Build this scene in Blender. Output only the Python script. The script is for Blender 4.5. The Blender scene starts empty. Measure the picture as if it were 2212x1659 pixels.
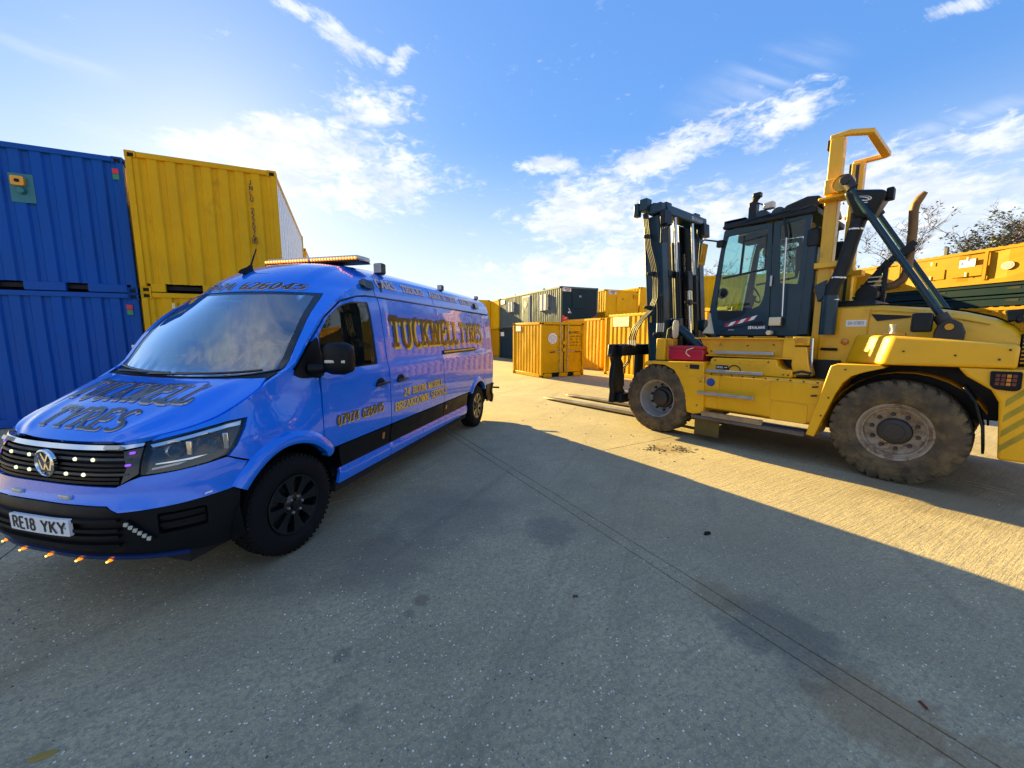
import bpy, bmesh, math, random
import numpy as np
from mathutils import Vector, Matrix
from mathutils.geometry import delaunay_2d_cdt
R = math.radians
scene = bpy.context.scene
COL = scene.collection
random.seed(7)

# ---------------------------------------------------------------- camera
cam_data = bpy.data.cameras.new('camera')
cam = bpy.data.objects.new('camera', cam_data)
COL.objects.link(cam)
cam.location = (0, 0, 1.78)
cam.rotation_euler = (R(90 - 7.4), 0, 0)
cam_data.sensor_width = 36.0
cam_data.lens = 13.54
cam_data.clip_start = 0.05
cam_data.clip_end = 3000
scene.camera = cam

# ---------------------------------------------------------------- sky and sun
SUN_AZ, SUN_EL = -35.0, 17.0          # azimuth from the view axis (+Y), positive to the right
SKY = 0.060
world = bpy.data.worlds.new('World')
scene.world = world
world.use_nodes = True
nt = world.node_tree
for n in list(nt.nodes):
    nt.nodes.remove(n)


class NB:
    """small helper to write node trees"""
    def __init__(self, tree):
        self.t = tree

    def n(self, kind, **kw):
        nd = self.t.nodes.new(kind)
        for k, v in kw.items():
            setattr(nd, k, v)
        return nd

    def link(self, a, b):
        self.t.links.new(a, b)

    def put(self, sock, v):
        if hasattr(v, 'is_output'):
            self.t.links.new(v, sock)
        else:
            sock.default_value = v

    def math(self, op, a, b=0.0, c=None, clamp=False):
        nd = self.n('ShaderNodeMath', operation=op)
        nd.use_clamp = clamp
        self.put(nd.inputs[0], a)
        self.put(nd.inputs[1], b)
        if c is not None:
            self.put(nd.inputs[2], c)
        return nd.outputs[0]

    def ramp(self, v, a, b, lo=0.0, hi=1.0, smooth=True):
        nd = self.n('ShaderNodeMapRange')
        nd.interpolation_type = 'SMOOTHSTEP' if smooth else 'LINEAR'
        self.put(nd.inputs['Value'], v)
        nd.inputs['From Min'].default_value = a
        nd.inputs['From Max'].default_value = b
        nd.inputs['To Min'].default_value = lo
        nd.inputs['To Max'].default_value = hi
        return nd.outputs[0]

    def mix(self, f, a, b, blend='MIX'):
        nd = self.n('ShaderNodeMix', data_type='RGBA', blend_type=blend)
        self.put(nd.inputs[0], f)
        self.put(nd.inputs[6], a)
        self.put(nd.inputs[7], b)
        return nd.outputs[2]

    def noise(self, vec, scale, detail=4, rough=.55, dist=0.0):
        nd = self.n('ShaderNodeTexNoise')
        if vec is not None:
            self.link(vec, nd.inputs['Vector'])
        nd.inputs['Scale'].default_value = scale
        nd.inputs['Detail'].default_value = detail
        nd.inputs['Roughness'].default_value = rough
        nd.inputs['Distortion'].default_value = dist
        return nd.outputs[0]

    def mapping(self, vec, loc=(0, 0, 0), rot=(0, 0, 0), scale=(1, 1, 1)):
        """turn first, then stretch"""
        for kw in ({'Rotation': rot}, {'Location': loc, 'Scale': scale}):
            nd = self.n('ShaderNodeMapping')
            self.link(vec, nd.inputs['Vector'])
            for k, v in kw.items():
                nd.inputs[k].default_value = v
            vec = nd.outputs[0]
        return vec


b = NB(nt)
out = b.n('ShaderNodeOutputWorld')
bg = b.n('ShaderNodeBackground')
b.link(bg.outputs[0], out.inputs[0])
sky = b.n('ShaderNodeTexSky', sky_type='NISHITA')
sky.sun_disc = False
sky.sun_elevation = R(SUN_EL)
sky.sun_rotation = R(SUN_AZ)
sky.air_density = 1.0
sky.dust_density = 0.3
sky.ozone_density = 3.0
sky.altitude = 50
tc = b.n('ShaderNodeTexCoord')
sep = b.n('ShaderNodeSeparateXYZ')
b.link(tc.outputs['Generated'], sep.inputs[0])
yy = b.math('MAXIMUM', sep.outputs[1], 0.08)
gx = b.math('DIVIDE', sep.outputs[0], yy)
gz = b.math('DIVIDE', sep.outputs[2], yy)
cmb = b.n('ShaderNodeCombineXYZ')
b.link(gx, cmb.inputs[0])
b.link(gz, cmb.inputs[1])
G = cmb.outputs[0]


def sky_g(px, py):
    """direction (x/y, z/y) of a point of the 2212-wide photograph"""
    u, v = (px - 1106) / 832., (py - 829.5) / 832.
    f = math.cos(R(7.4)) - v * math.sin(R(7.4))
    return u / f, (-math.sin(R(7.4)) - v * math.cos(R(7.4))) / f


def blob(px, py, rx, ry, ang):
    cx, cz = sky_g(px, py)
    nd = b.n('ShaderNodeMapping', vector_type='TEXTURE')
    b.link(G, nd.inputs['Vector'])
    nd.inputs['Location'].default_value = (cx, cz, 0)
    nd.inputs['Rotation'].default_value = (0, 0, R(ang))
    nd.inputs['Scale'].default_value = (rx / 832., ry / 832., 1)
    ln = b.n('ShaderNodeVectorMath', operation='LENGTH')
    b.link(nd.outputs[0], ln.inputs[0])
    return b.ramp(ln.outputs['Value'], 1.0, 0.0)


def madd(lst):
    s = lst[0]
    for o in lst[1:]:
        s = b.math('MAXIMUM', s, o)
    return s


# cumulus banks, thin wisps and streaks of vapour, at their places in the sky
banks = madd([blob(620, 370, 560, 150, 0), blob(820, 235, 150, 75, 0), blob(770, 400, 330, 120, 0), blob(560, 300, 380, 80, 4), blob(1270, 440, 330, 130, 18),
              blob(1430, 335, 330, 75, 25), blob(1185, 358, 110, 34, 0), blob(1700, 255, 200, 70, 28),
              blob(1950, 430, 620, 200, 6), blob(1500, 470, 420, 110, 12), blob(1250, 580, 420, 90, 6), blob(2150, 300, 260, 90, 14)])
wisps = madd([blob(735, 80, 220, 46, -34), blob(640, 20, 130, 30, -30), blob(860, 130, 90, 34, 50), blob(2080, 12, 130, 30, 10)])
streaks = madd([blob(60, 95, 260, 40, -20), blob(250, 290, 250, 26, -18), blob(2060, 262, 330, 24, 18), blob(1640, 180, 240, 80, 20)])
d3 = b.mapping(tc.outputs['Generated'], scale=(1, 1, 2.3))
back = b.math('MULTIPLY', b.ramp(sep.outputs[1], .2, -.2), b.ramp(b.noise(d3, 2.4, 4, .5, .3), .44, .68))  # clouds behind the camera, out of view, added to brighten reflections and fill
n1 = b.noise(d3, 5.5, 9, .60, .25)
n2 = b.noise(d3, 30, 7, .64, .4)
gw = b.mapping(G, rot=(0, 0, R(38)), scale=(9, 40, 1))
n3 = b.noise(gw, 1.0, 6, .65, .6)
gs = b.mapping(G, rot=(0, 0, R(18)), scale=(2.5, 22, 1))
n4 = b.noise(gs, 1.0, 4, .5, .3)
nn = b.math('ADD', b.math('MULTIPLY', n1, .46), b.math('MULTIPLY', n2, .54))
c1 = b.ramp(b.math('ADD', nn, b.math('MULTIPLY', banks, .29)), .585, .80)
c2 = b.math('MULTIPLY', b.ramp(b.math('ADD', b.math('MULTIPLY', b.math('ADD', n3, n2), .5), b.math('MULTIPLY', wisps, .30)), .60, .86), .85)
c3 = b.math('MULTIPLY', b.math('MULTIPLY', streaks, b.ramp(n4, .3, .75)), .40)
cover = b.math('MAXIMUM', b.math('MAXIMUM', c1, c2), b.math('MAXIMUM', c3, b.math('MULTIPLY', back, .9)))
above = b.ramp(sep.outputs[2], -.01, .05)
cover = b.math('MULTIPLY', cover, above)
shade = b.ramp(b.noise(d3, 14, 5, .55, .2), .35, .62)
# the camera held the bright and dark parts of the sky together: deepen the hue, even out the brightness
sp = b.n('ShaderNodeSeparateColor')
b.link(sky.outputs[0], sp.inputs[0])
blue = b.math('MAXIMUM', sp.outputs[2], .05)
lev = b.math('MULTIPLY', b.math('POWER', blue, .25), 2.5)
cc3 = b.n('ShaderNodeCombineColor')
for i_ in (0, 1):
    b.link(b.math('MULTIPLY', b.math('POWER', b.math('MINIMUM', b.math('DIVIDE', sp.outputs[i_], blue), (.92, .97)[i_]), (1.42, 1.38)[i_]), lev), cc3.inputs[i_])
b.link(lev, cc3.inputs[2])
ccol = b.mix(shade, (3.2, 3.4, 3.8, 1), (4.4, 4.45, 4.5, 1))
hazed = b.mix(b.ramp(sep.outputs[2], .44, .03, 0, .80), cc3.outputs[0], (3.75, 3.95, 4.2, 1))
final = b.mix(b.math('MULTIPLY', cover, .84), hazed, ccol)
b.link(final, bg.inputs['Color'])
bg.inputs['Strength'].default_value = SKY

sd = Vector((math.sin(R(SUN_AZ)) * math.cos(R(SUN_EL)), math.cos(R(SUN_AZ)) * math.cos(R(SUN_EL)), math.sin(R(SUN_EL))))
ld = bpy.data.lights.new('sun', 'SUN')
ld.energy = 4.6
ld.angle = R(0.5)
ld.color = (1.0, 0.75, 0.24)
lo = bpy.data.objects.new('sun', ld)
lo.rotation_euler = sd.to_track_quat('Z', 'Y').to_euler()
lo.location = (-20, 28, 20)
COL.objects.link(lo)

vs = scene.view_settings
vs.view_transform = 'Standard'
vs.look = 'None'
vs.exposure = 2.2
vs.gamma = 1.0
scene.render.film_transparent = False
scene.cycles.max_bounces = 8
scene.cycles.transparent_max_bounces = 12
scene.cycles.caustics_reflective = False
scene.cycles.caustics_refractive = False

# ---------------------------------------------------------------- materials
MATS = {}


def mat(name, col, rough=.5, metal=0.0, coat=0.0, var=.08, vscale=3.0, dirt=0.0, dirtcol=(.16, .12, .075), dscale=4.0,
        bump=0.0, bscale=60.0, spec=.5, streak=False, emit=None, estr=0.0, rvar=.08, rust=0.0, rustcol=(.10, .04, .015), coat_ior=1.5, film=0.0):
    if name in MATS:
        return MATS[name]
    m = bpy.data.materials.new(name)
    m.use_nodes = True
    t = m.node_tree
    p = t.nodes['Principled BSDF']
    q = NB(t)
    tc = q.n('ShaderNodeTexCoord')
    ob = tc.outputs['Object']
    nv = q.noise(ob, vscale, 5, .6)
    c = (col[0], col[1], col[2], 1)
    lo_ = tuple(max(0, v * (1 - var)) for v in col) + (1,)
    hi_ = tuple(min(1, v * (1 + var)) for v in col) + (1,)
    cc = q.mix(q.ramp(nv, .3, .7), lo_, hi_)
    rg = q.ramp(nv, .3, .7, max(0.02, rough - rvar), min(1, rough + rvar))
    if dirt > 0:
        vec = q.mapping(ob, scale=(1, 1, .25)) if streak else ob
        nd = q.noise(vec, dscale, 7, .68, .3)
        msk = q.ramp(nd, .66 - .32 * dirt, .80 - .2 * dirt)
        msk = q.math('MULTIPLY', msk, min(1, .45 + dirt * .5))
        cc = q.mix(msk, cc, dirtcol + (1,))
        rg = q.math('ADD', rg, q.math('MULTIPLY', msk, .25), clamp=True)
        if coat:
            q.link(q.math('MULTIPLY', q.math('SUBTRACT', 1.0, msk), coat), p.inputs['Coat Weight'])
    elif coat:
        p.inputs['Coat Weight'].default_value = coat
    if film > 0:
        sz = q.n('ShaderNodeSeparateXYZ')
        q.link(ob, sz.inputs[0])
        fm = q.math('MULTIPLY', q.ramp(sz.outputs[2], 1.0, .30), q.ramp(q.noise(ob, 6, 6, .7), .35, .75))
        fm = q.math('MULTIPLY', fm, film)
        cc = q.mix(fm, cc, (.17, .15, .12, 1))
        rg = q.math('ADD', rg, q.math('MULTIPLY', fm, .5), clamp=True)
    if rust > 0:
        nr = q.noise(ob, 7.0, 8, .72, .2)
        rm = q.ramp(nr, .80 - .16 * rust, .83 - .14 * rust)
        cc = q.mix(q.math('MULTIPLY', rm, .85), cc, rustcol + (1,))
        rs = q.noise(q.mapping(ob, scale=(9, 9, .7)), 1.0, 5, .65)
        rm2 = q.math('MULTIPLY', q.ramp(rs, .60, .80), .35 * min(1, rust))
        cc = q.mix(rm2, cc, rustcol + (1,))
    p.inputs['Coat Roughness'].default_value = .03
    p.inputs['Coat IOR'].default_value = coat_ior
    q.link(cc, p.inputs['Base Color'])
    q.link(rg, p.inputs['Roughness'])
    p.inputs['Metallic'].default_value = metal
    p.inputs['Specular IOR Level'].default_value = spec
    if bump:
        bn = q.n('ShaderNodeBump')
        bn.inputs['Strength'].default_value = bump
        bn.inputs['Distance'].default_value = .004
        q.link(q.noise(ob, bscale, 4, .6), bn.inputs['Height'])
        q.link(bn.outputs[0], p.inputs['Normal'])
    if emit:
        p.inputs['Emission Color'].default_value = emit + (1,)
        p.inputs['Emission Strength'].default_value = estr
    MATS[name] = m
    return m


def glass_mat(name, tint, rough=.0, refl=1.9):
    """window glass: clear film with a Fresnel reflection, lets light through"""
    if name in MATS:
        return MATS[name]
    m = bpy.data.materials.new(name)
    m.use_nodes = True
    t = m.node_tree
    t.nodes.clear()
    q = NB(t)
    o = q.n('ShaderNodeOutputMaterial')
    tr = q.n('ShaderNodeBsdfTransparent')
    tr.inputs[0].default_value = tint + (1,)
    gl = q.n('ShaderNodeBsdfGlossy')
    gl.inputs['Roughness'].default_value = rough
    gl.inputs['Color'].default_value = (.95, .97, 1, 1)
    geo = q.n('ShaderNodeNewGeometry')
    dt = q.n('ShaderNodeVectorMath', operation='DOT_PRODUCT')
    q.link(geo.outputs['Incoming'], dt.inputs[0])
    q.link(geo.outputs['Normal'], dt.inputs[1])
    c1_ = q.math('SUBTRACT', 1.0, q.math('ABSOLUTE', dt.outputs['Value']))
    fr = q.math('ADD', .05, q.math('MULTIPLY', q.math('POWER', c1_, 5.0), .95))
    ms = q.n('ShaderNodeMixShader')
    q.link(q.math('MULTIPLY', fr, refl, clamp=True), ms.inputs[0])
    q.link(tr.outputs[0], ms.inputs[1])
    q.link(gl.outputs[0], ms.inputs[2])
    q.link(ms.outputs[0], o.inputs[0])
    MATS[name] = m
    return m


# ---------------------------------------------------------------- mesh building
def tag(o, label=None, cat=None, group=None, kind=None):
    if label:
        o['label'] = label
    if cat:
        o['category'] = cat
    if group:
        o['group'] = group
    if kind:
        o['kind'] = kind
    return o


def empty(name, loc=(0, 0, 0), rz=0.0):
    o = bpy.data.objects.new(name, None)
    o.empty_display_size = .3
    o.location = loc
    o.rotation_euler = (0, 0, rz)
    COL.objects.link(o)
    return o


def link_mesh(name, me, parent=None, loc=None, rot=None):
    o = bpy.data.objects.new(name, me)
    if parent is not None:
        o.parent = parent
    if loc is not None:
        o.location = loc
    if rot is not None:
        o.rotation_euler = rot
    COL.objects.link(o)
    return o


def az_rz(az):
    """z rotation that turns local +x to azimuth az (degrees right of +Y)"""
    return R(90 - az)


class MB:
    def __init__(self):
        self.v = []
        self.f = []
        self.T = None

    def add(self, vs, fs):
        k = len(self.v)
        if self.T is not None:
            vs = [tuple(self.T @ Vector(p)) for p in vs]
        self.v += [tuple(p) for p in vs]
        self.f += [tuple(i + k for i in f) for f in fs]
        return self

    def box(self, x0, x1, y0, y1, z0, z1):
        vs = [(x, y, z) for x in (x0, x1) for y in (y0, y1) for z in (z0, z1)]
        return self.add(vs, [(0, 1, 3, 2), (4, 6, 7, 5), (0, 4, 5, 1), (2, 3, 7, 6), (0, 2, 6, 4), (1, 5, 7, 3)])

    def beam(self, p, q, w, h, up=(0, 0, 1), w2=None, h2=None):
        p, q = Vector(p), Vector(q)
        d = (q - p).normalized()
        up = Vector(up)
        s = d.cross(up)
        if s.length < 1e-4:
            s = d.cross(Vector((1, 0, 0)))
        s.normalize()
        u = s.cross(d)
        w2 = w if w2 is None else w2
        h2 = h if h2 is None else h2
        vs = []
        for c, ww, hh in ((p, w, h), (q, w2, h2)):
            for a, e in ((-1, -1), (1, -1), (1, 1), (-1, 1)):
                vs.append(c + s * (a * ww / 2) + u * (e * hh / 2))
        return self.add(vs, [(3, 2, 1, 0), (4, 5, 6, 7), (0, 1, 5, 4), (1, 2, 6, 5), (2, 3, 7, 6), (3, 0, 4, 7)])

    def tube(self, pts, r, seg=8, caps=True):
        pts = [Vector(p) for p in pts]
        n = len(pts)
        rs = r if isinstance(r, (list, tuple)) else [r] * n
        vs, fs = [], []
        prev = None
        for i, p in enumerate(pts):
            d = (pts[min(i + 1, n - 1)] - pts[max(i - 1, 0)]).normalized()
            if prev is None:
                s = d.cross(Vector((0, 0, 1)))
                if s.length < 1e-3:
                    s = d.cross(Vector((1, 0, 0)))
            else:
                s = prev - d * prev.dot(d)
            s.normalize()
            prev = s
            u = d.cross(s)
            for k in range(seg):
                a = 2 * math.pi * k / seg
                vs.append(p + s * (math.cos(a) * rs[i]) + u * (math.sin(a) * rs[i]))
        for i in range(n - 1):
            for k in range(seg):
                k2 = (k + 1) % seg
                fs.append((i * seg + k, i * seg + k2, (i + 1) * seg + k2, (i + 1) * seg + k))
        if caps:
            fs.append(tuple(range(seg - 1, -1, -1)))
            fs.append(tuple((n - 1) * seg + k for k in range(seg)))
        return self.add(vs, fs)

    def cyl(self, p, q, r, r2=None, seg=16):
        return self.tube([p, q], [r, r if r2 is None else r2], seg)

    def prism(self, poly, axis, a, c):
        n = len(poly)

        def P(u, w, t):
            return {'y': (u, t, w), 'x': (t, u, w), 'z': (u, w, t)}[axis]
        vs = [P(u, w, a) for u, w in poly] + [P(u, w, c) for u, w in poly]
        fs = [tuple(range(n)), tuple(range(2 * n - 1, n - 1, -1))]
        for i in range(n):
            j = (i + 1) % n
            fs.append((j, i, n + i, n + j))
        return self.add(vs, fs)

    def lathe(self, prof, origin, axis, seg=32, close=False):
        """prof: (radius, height along axis)"""
        ax = Vector(axis).normalized()
        s = ax.cross(Vector((0, 0, 1)))
        if s.length < 1e-3:
            s = Vector((1, 0, 0))
        s.normalize()
        u = ax.cross(s)
        o = Vector(origin)
        vs, fs = [], []
        for r, h in prof:
            for k in range(seg):
                a = 2 * math.pi * k / seg
                vs.append(o + ax * h + s * (math.cos(a) * r) + u * (math.sin(a) * r))
        m = len(prof)
        for i in range(m - 1 + (1 if close else 0)):
            j = (i + 1) % m
            for k in range(seg):
                k2 = (k + 1) % seg
                fs.append((i * seg + k, i * seg + k2, j * seg + k2, j * seg + k))
        return self.add(vs, fs)

    def disc(self, c, axis, r, seg=20):
        ax = Vector(axis).normalized()
        s = ax.cross(Vector((0, 0, 1)))
        if s.length < 1e-3:
            s = Vector((1, 0, 0))
        s.normalize()
        u = ax.cross(s)
        vs = [Vector(c) + s * (math.cos(2 * math.pi * k / seg) * r) + u * (math.sin(2 * math.pi * k / seg) * r) for k in range(seg)]
        return self.add(vs, [tuple(range(seg))])

    def loft(self, secs, close=True, caps=True):
        """secs: list of rings of equal length"""
        n = len(secs[0])
        vs = [p for s in secs for p in s]
        fs = []
        for i in range(len(secs) - 1):
            for k in range(n if close else n - 1):
                k2 = (k + 1) % n
                fs.append((i * n + k, i * n + k2, (i + 1) * n + k2, (i + 1) * n + k))
        if caps and close:
            fs.append(tuple(range(n - 1, -1, -1)))
            fs.append(tuple((len(secs) - 1) * n + k for k in range(n)))
        return self.add(vs, fs)

    def mesh(self, name, m, smooth=40, fix=True):
        me = bpy.data.meshes.new(name)
        me.from_pydata(self.v, [], self.f)
        if fix:
            bm = bmesh.new()
            bm.from_mesh(me)
            bmesh.ops.recalc_face_normals(bm, faces=bm.faces)
            bm.to_mesh(me)
            bm.free()
        if m is not None:
            me.materials.append(m)
        if smooth:
            me.shade_smooth()
            me.set_sharp_from_angle(angle=R(smooth))
        return me

    def build(self, name, m, parent=None, bevel=0.0, smooth=40, loc=None, rot=None, seg=2, fix=True):
        o = link_mesh(name, self.mesh(name, m, smooth, fix), parent, loc, rot)
        if bevel:
            bv = o.modifiers.new('bevel', 'BEVEL')
            bv.width = bevel
            bv.segments = seg
            bv.limit_method = 'ANGLE'
            bv.angle_limit = R(35)
            bv.harden_normals = False
        return o


def copy_tree(o, parent=None, loc=None, rot=None):
    c = o.copy()
    COL.objects.link(c)
    c.parent = parent
    if loc is not None:
        c.location = loc
    if rot is not None:
        c.rotation_euler = rot
    for ch in list(o.children):
        copy_tree(ch, c)
    return c


# ---------------------------------------------------------------- flat outlines laid on curved skins
def in_poly(pts, loop):
    x, y = pts[:, 0], pts[:, 1]
    r = np.zeros(len(pts), bool)
    n = len(loop)
    for i in range(n):
        x1, y1 = loop[i]
        x2, y2 = loop[(i + 1) % n]
        if y1 == y2:
            continue
        c = ((y1 > y) != (y2 > y)) & (x < (x2 - x1) * (y - y1) / (y2 - y1) + x1)
        r ^= c
    return r


def dens(loop, step):
    o = []
    n = len(loop)
    for i in range(n):
        a, c = loop[i], loop[(i + 1) % n]
        k = max(1, int(math.ceil(math.hypot(c[0] - a[0], c[1] - a[1]) / step)))
        for j in range(k):
            o.append((a[0] + (c[0] - a[0]) * j / k, a[1] + (c[1] - a[1]) * j / k))
    return o


def rounded(loop, r, seg=4):
    """round the corners of a polygon"""
    o = []
    n = len(loop)
    rs = r if isinstance(r, (list, tuple)) else [r] * n
    for i in range(n):
        p, a, c = Vector(loop[i]), Vector(loop[i - 1]), Vector(loop[(i + 1) % n])
        d1, d2 = a - p, c - p
        rr = min(rs[i], d1.length * .45, d2.length * .45)
        if rr < 1e-4:
            o.append(tuple(p))
            continue
        p1, p2 = p + d1.normalized() * rr, p + d2.normalized() * rr
        for k in range(seg + 1):
            t = k / seg
            o.append(tuple(p1 * (1 - t) ** 2 + p * 2 * t * (1 - t) + p2 * t * t))
    return o


def cdt_fill(loops, step):
    """triangulate outline loops[0] with holes loops[1:], with a grid of inner points"""
    loops = [dens(l, step) for l in loops]
    pts, edges, marks = [], [], []
    for l in loops:
        k = len(pts)
        pts += l
        edges += [(k + i, k + (i + 1) % len(l)) for i in range(len(l))]
    A = np.array(loops[0])
    x0, y0 = A.min(0)
    x1, y1 = A.max(0)
    gx = np.arange(x0 + step * .5, x1, step)
    gy = np.arange(y0 + step * .5, y1, step)
    if len(gx) and len(gy):
        g = np.array([(x + (step * .5 if j % 2 else 0), y) for j, y in enumerate(gy) for x in gx])
        ok = in_poly(g, loops[0])
        for l in loops[1:]:
            ok &= ~in_poly(g, l)
        B = np.array(pts)
        g = g[ok]
        if len(g):
            keep = np.ones(len(g), bool)
            for i in range(0, len(g), 400):
                d = ((g[i:i + 400, None, :] - B[None]) ** 2).sum(2).min(1)
                keep[i:i + 400] = d > (step * .45) ** 2
            pts += [tuple(p) for p in g[keep]]
    vo, eo, fo, _, _, _ = delaunay_2d_cdt([Vector(p) for p in pts], edges, [], 0, 1e-5)
    V = np.array([(p[0], p[1]) for p in vo])
    T = np.array([f for f in fo if len(f) == 3])
    c = V[T].mean(1)
    ok = in_poly(c, loops[0])
    for l in loops[1:]:
        ok &= ~in_poly(c, l)
    return V, T[ok]


def skin(name, loops, fn, m, parent, step=.06, off=0.0, skirt=.02, smooth=50, flip=False):
    """panel: outline in the skin's own coordinates, pushed out by off along its normal, with turned-in edges"""
    V, T = cdt_fill(loops, step)
    return skin_mesh(name, V, T, fn, m, parent, off, skirt, smooth, flip)


def skin_mesh(name, V, T, fn, m, parent, off=0.0, skirt=.02, smooth=50, flip=False):
    u, w = V[:, 0], V[:, 1]
    P = np.stack(fn(u, w), 1)
    e = 1e-3
    du = np.stack(fn(u + e, w), 1) - np.stack(fn(u - e, w), 1)
    dw = np.stack(fn(u, w + e), 1) - np.stack(fn(u, w - e), 1)
    N = np.cross(du, dw)
    N /= np.maximum(np.linalg.norm(N, axis=1, keepdims=True), 1e-9)
    if flip:
        N = -N
    Q = P + N * off
    vs = [tuple(p) for p in Q]
    fs = []
    for t in T:
        a, c, d = Q[t[0]], Q[t[1]], Q[t[2]]
        nn = np.cross(c - a, d - a)
        fs.append(tuple(t) if nn @ N[t[0]] > 0 else (t[0], t[2], t[1]))
    if skirt:
        cnt = {}
        for f in fs:
            for i in range(3):
                k = (f[i], f[(i + 1) % 3])
                kk = (min(k), max(k))
                cnt.setdefault(kk, []).append(k)
        low = {}
        for kk, l in cnt.items():
            if len(l) == 1:
                a, c = l[0]
                for i in (a, c):
                    if i not in low:
                        low[i] = len(vs)
                        vs.append(tuple(Q[i] - N[i] * skirt))
                fs.append((c, a, low[a], low[c]))
    me = bpy.data.meshes.new(name)
    me.from_pydata(vs, [], fs)
    me.materials.append(m)
    if smooth:
        me.shade_smooth()
        me.set_sharp_from_angle(angle=R(smooth))
    return link_mesh(name, me, parent)


def plane_fn(o, ux, uz):
    """skin of a flat face: origin o, unit vectors"""
    o, ux, uz = np.array(o, float), np.array(ux, float), np.array(uz, float)

    def f(u, w):
        p = o[None] + np.outer(u, ux) + np.outer(w, uz)
        return p[:, 0], p[:, 1], p[:, 2]
    return f


# ---------------------------------------------------------------- lettering: strokes in a unit-high cell
def arc(cx, cy, rx, ry, a0, a1, n=10):
    return [(cx + rx * math.cos(R(a0 + (a1 - a0) * i / n)), cy + ry * math.sin(R(a0 + (a1 - a0) * i / n))) for i in range(n + 1)]


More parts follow.
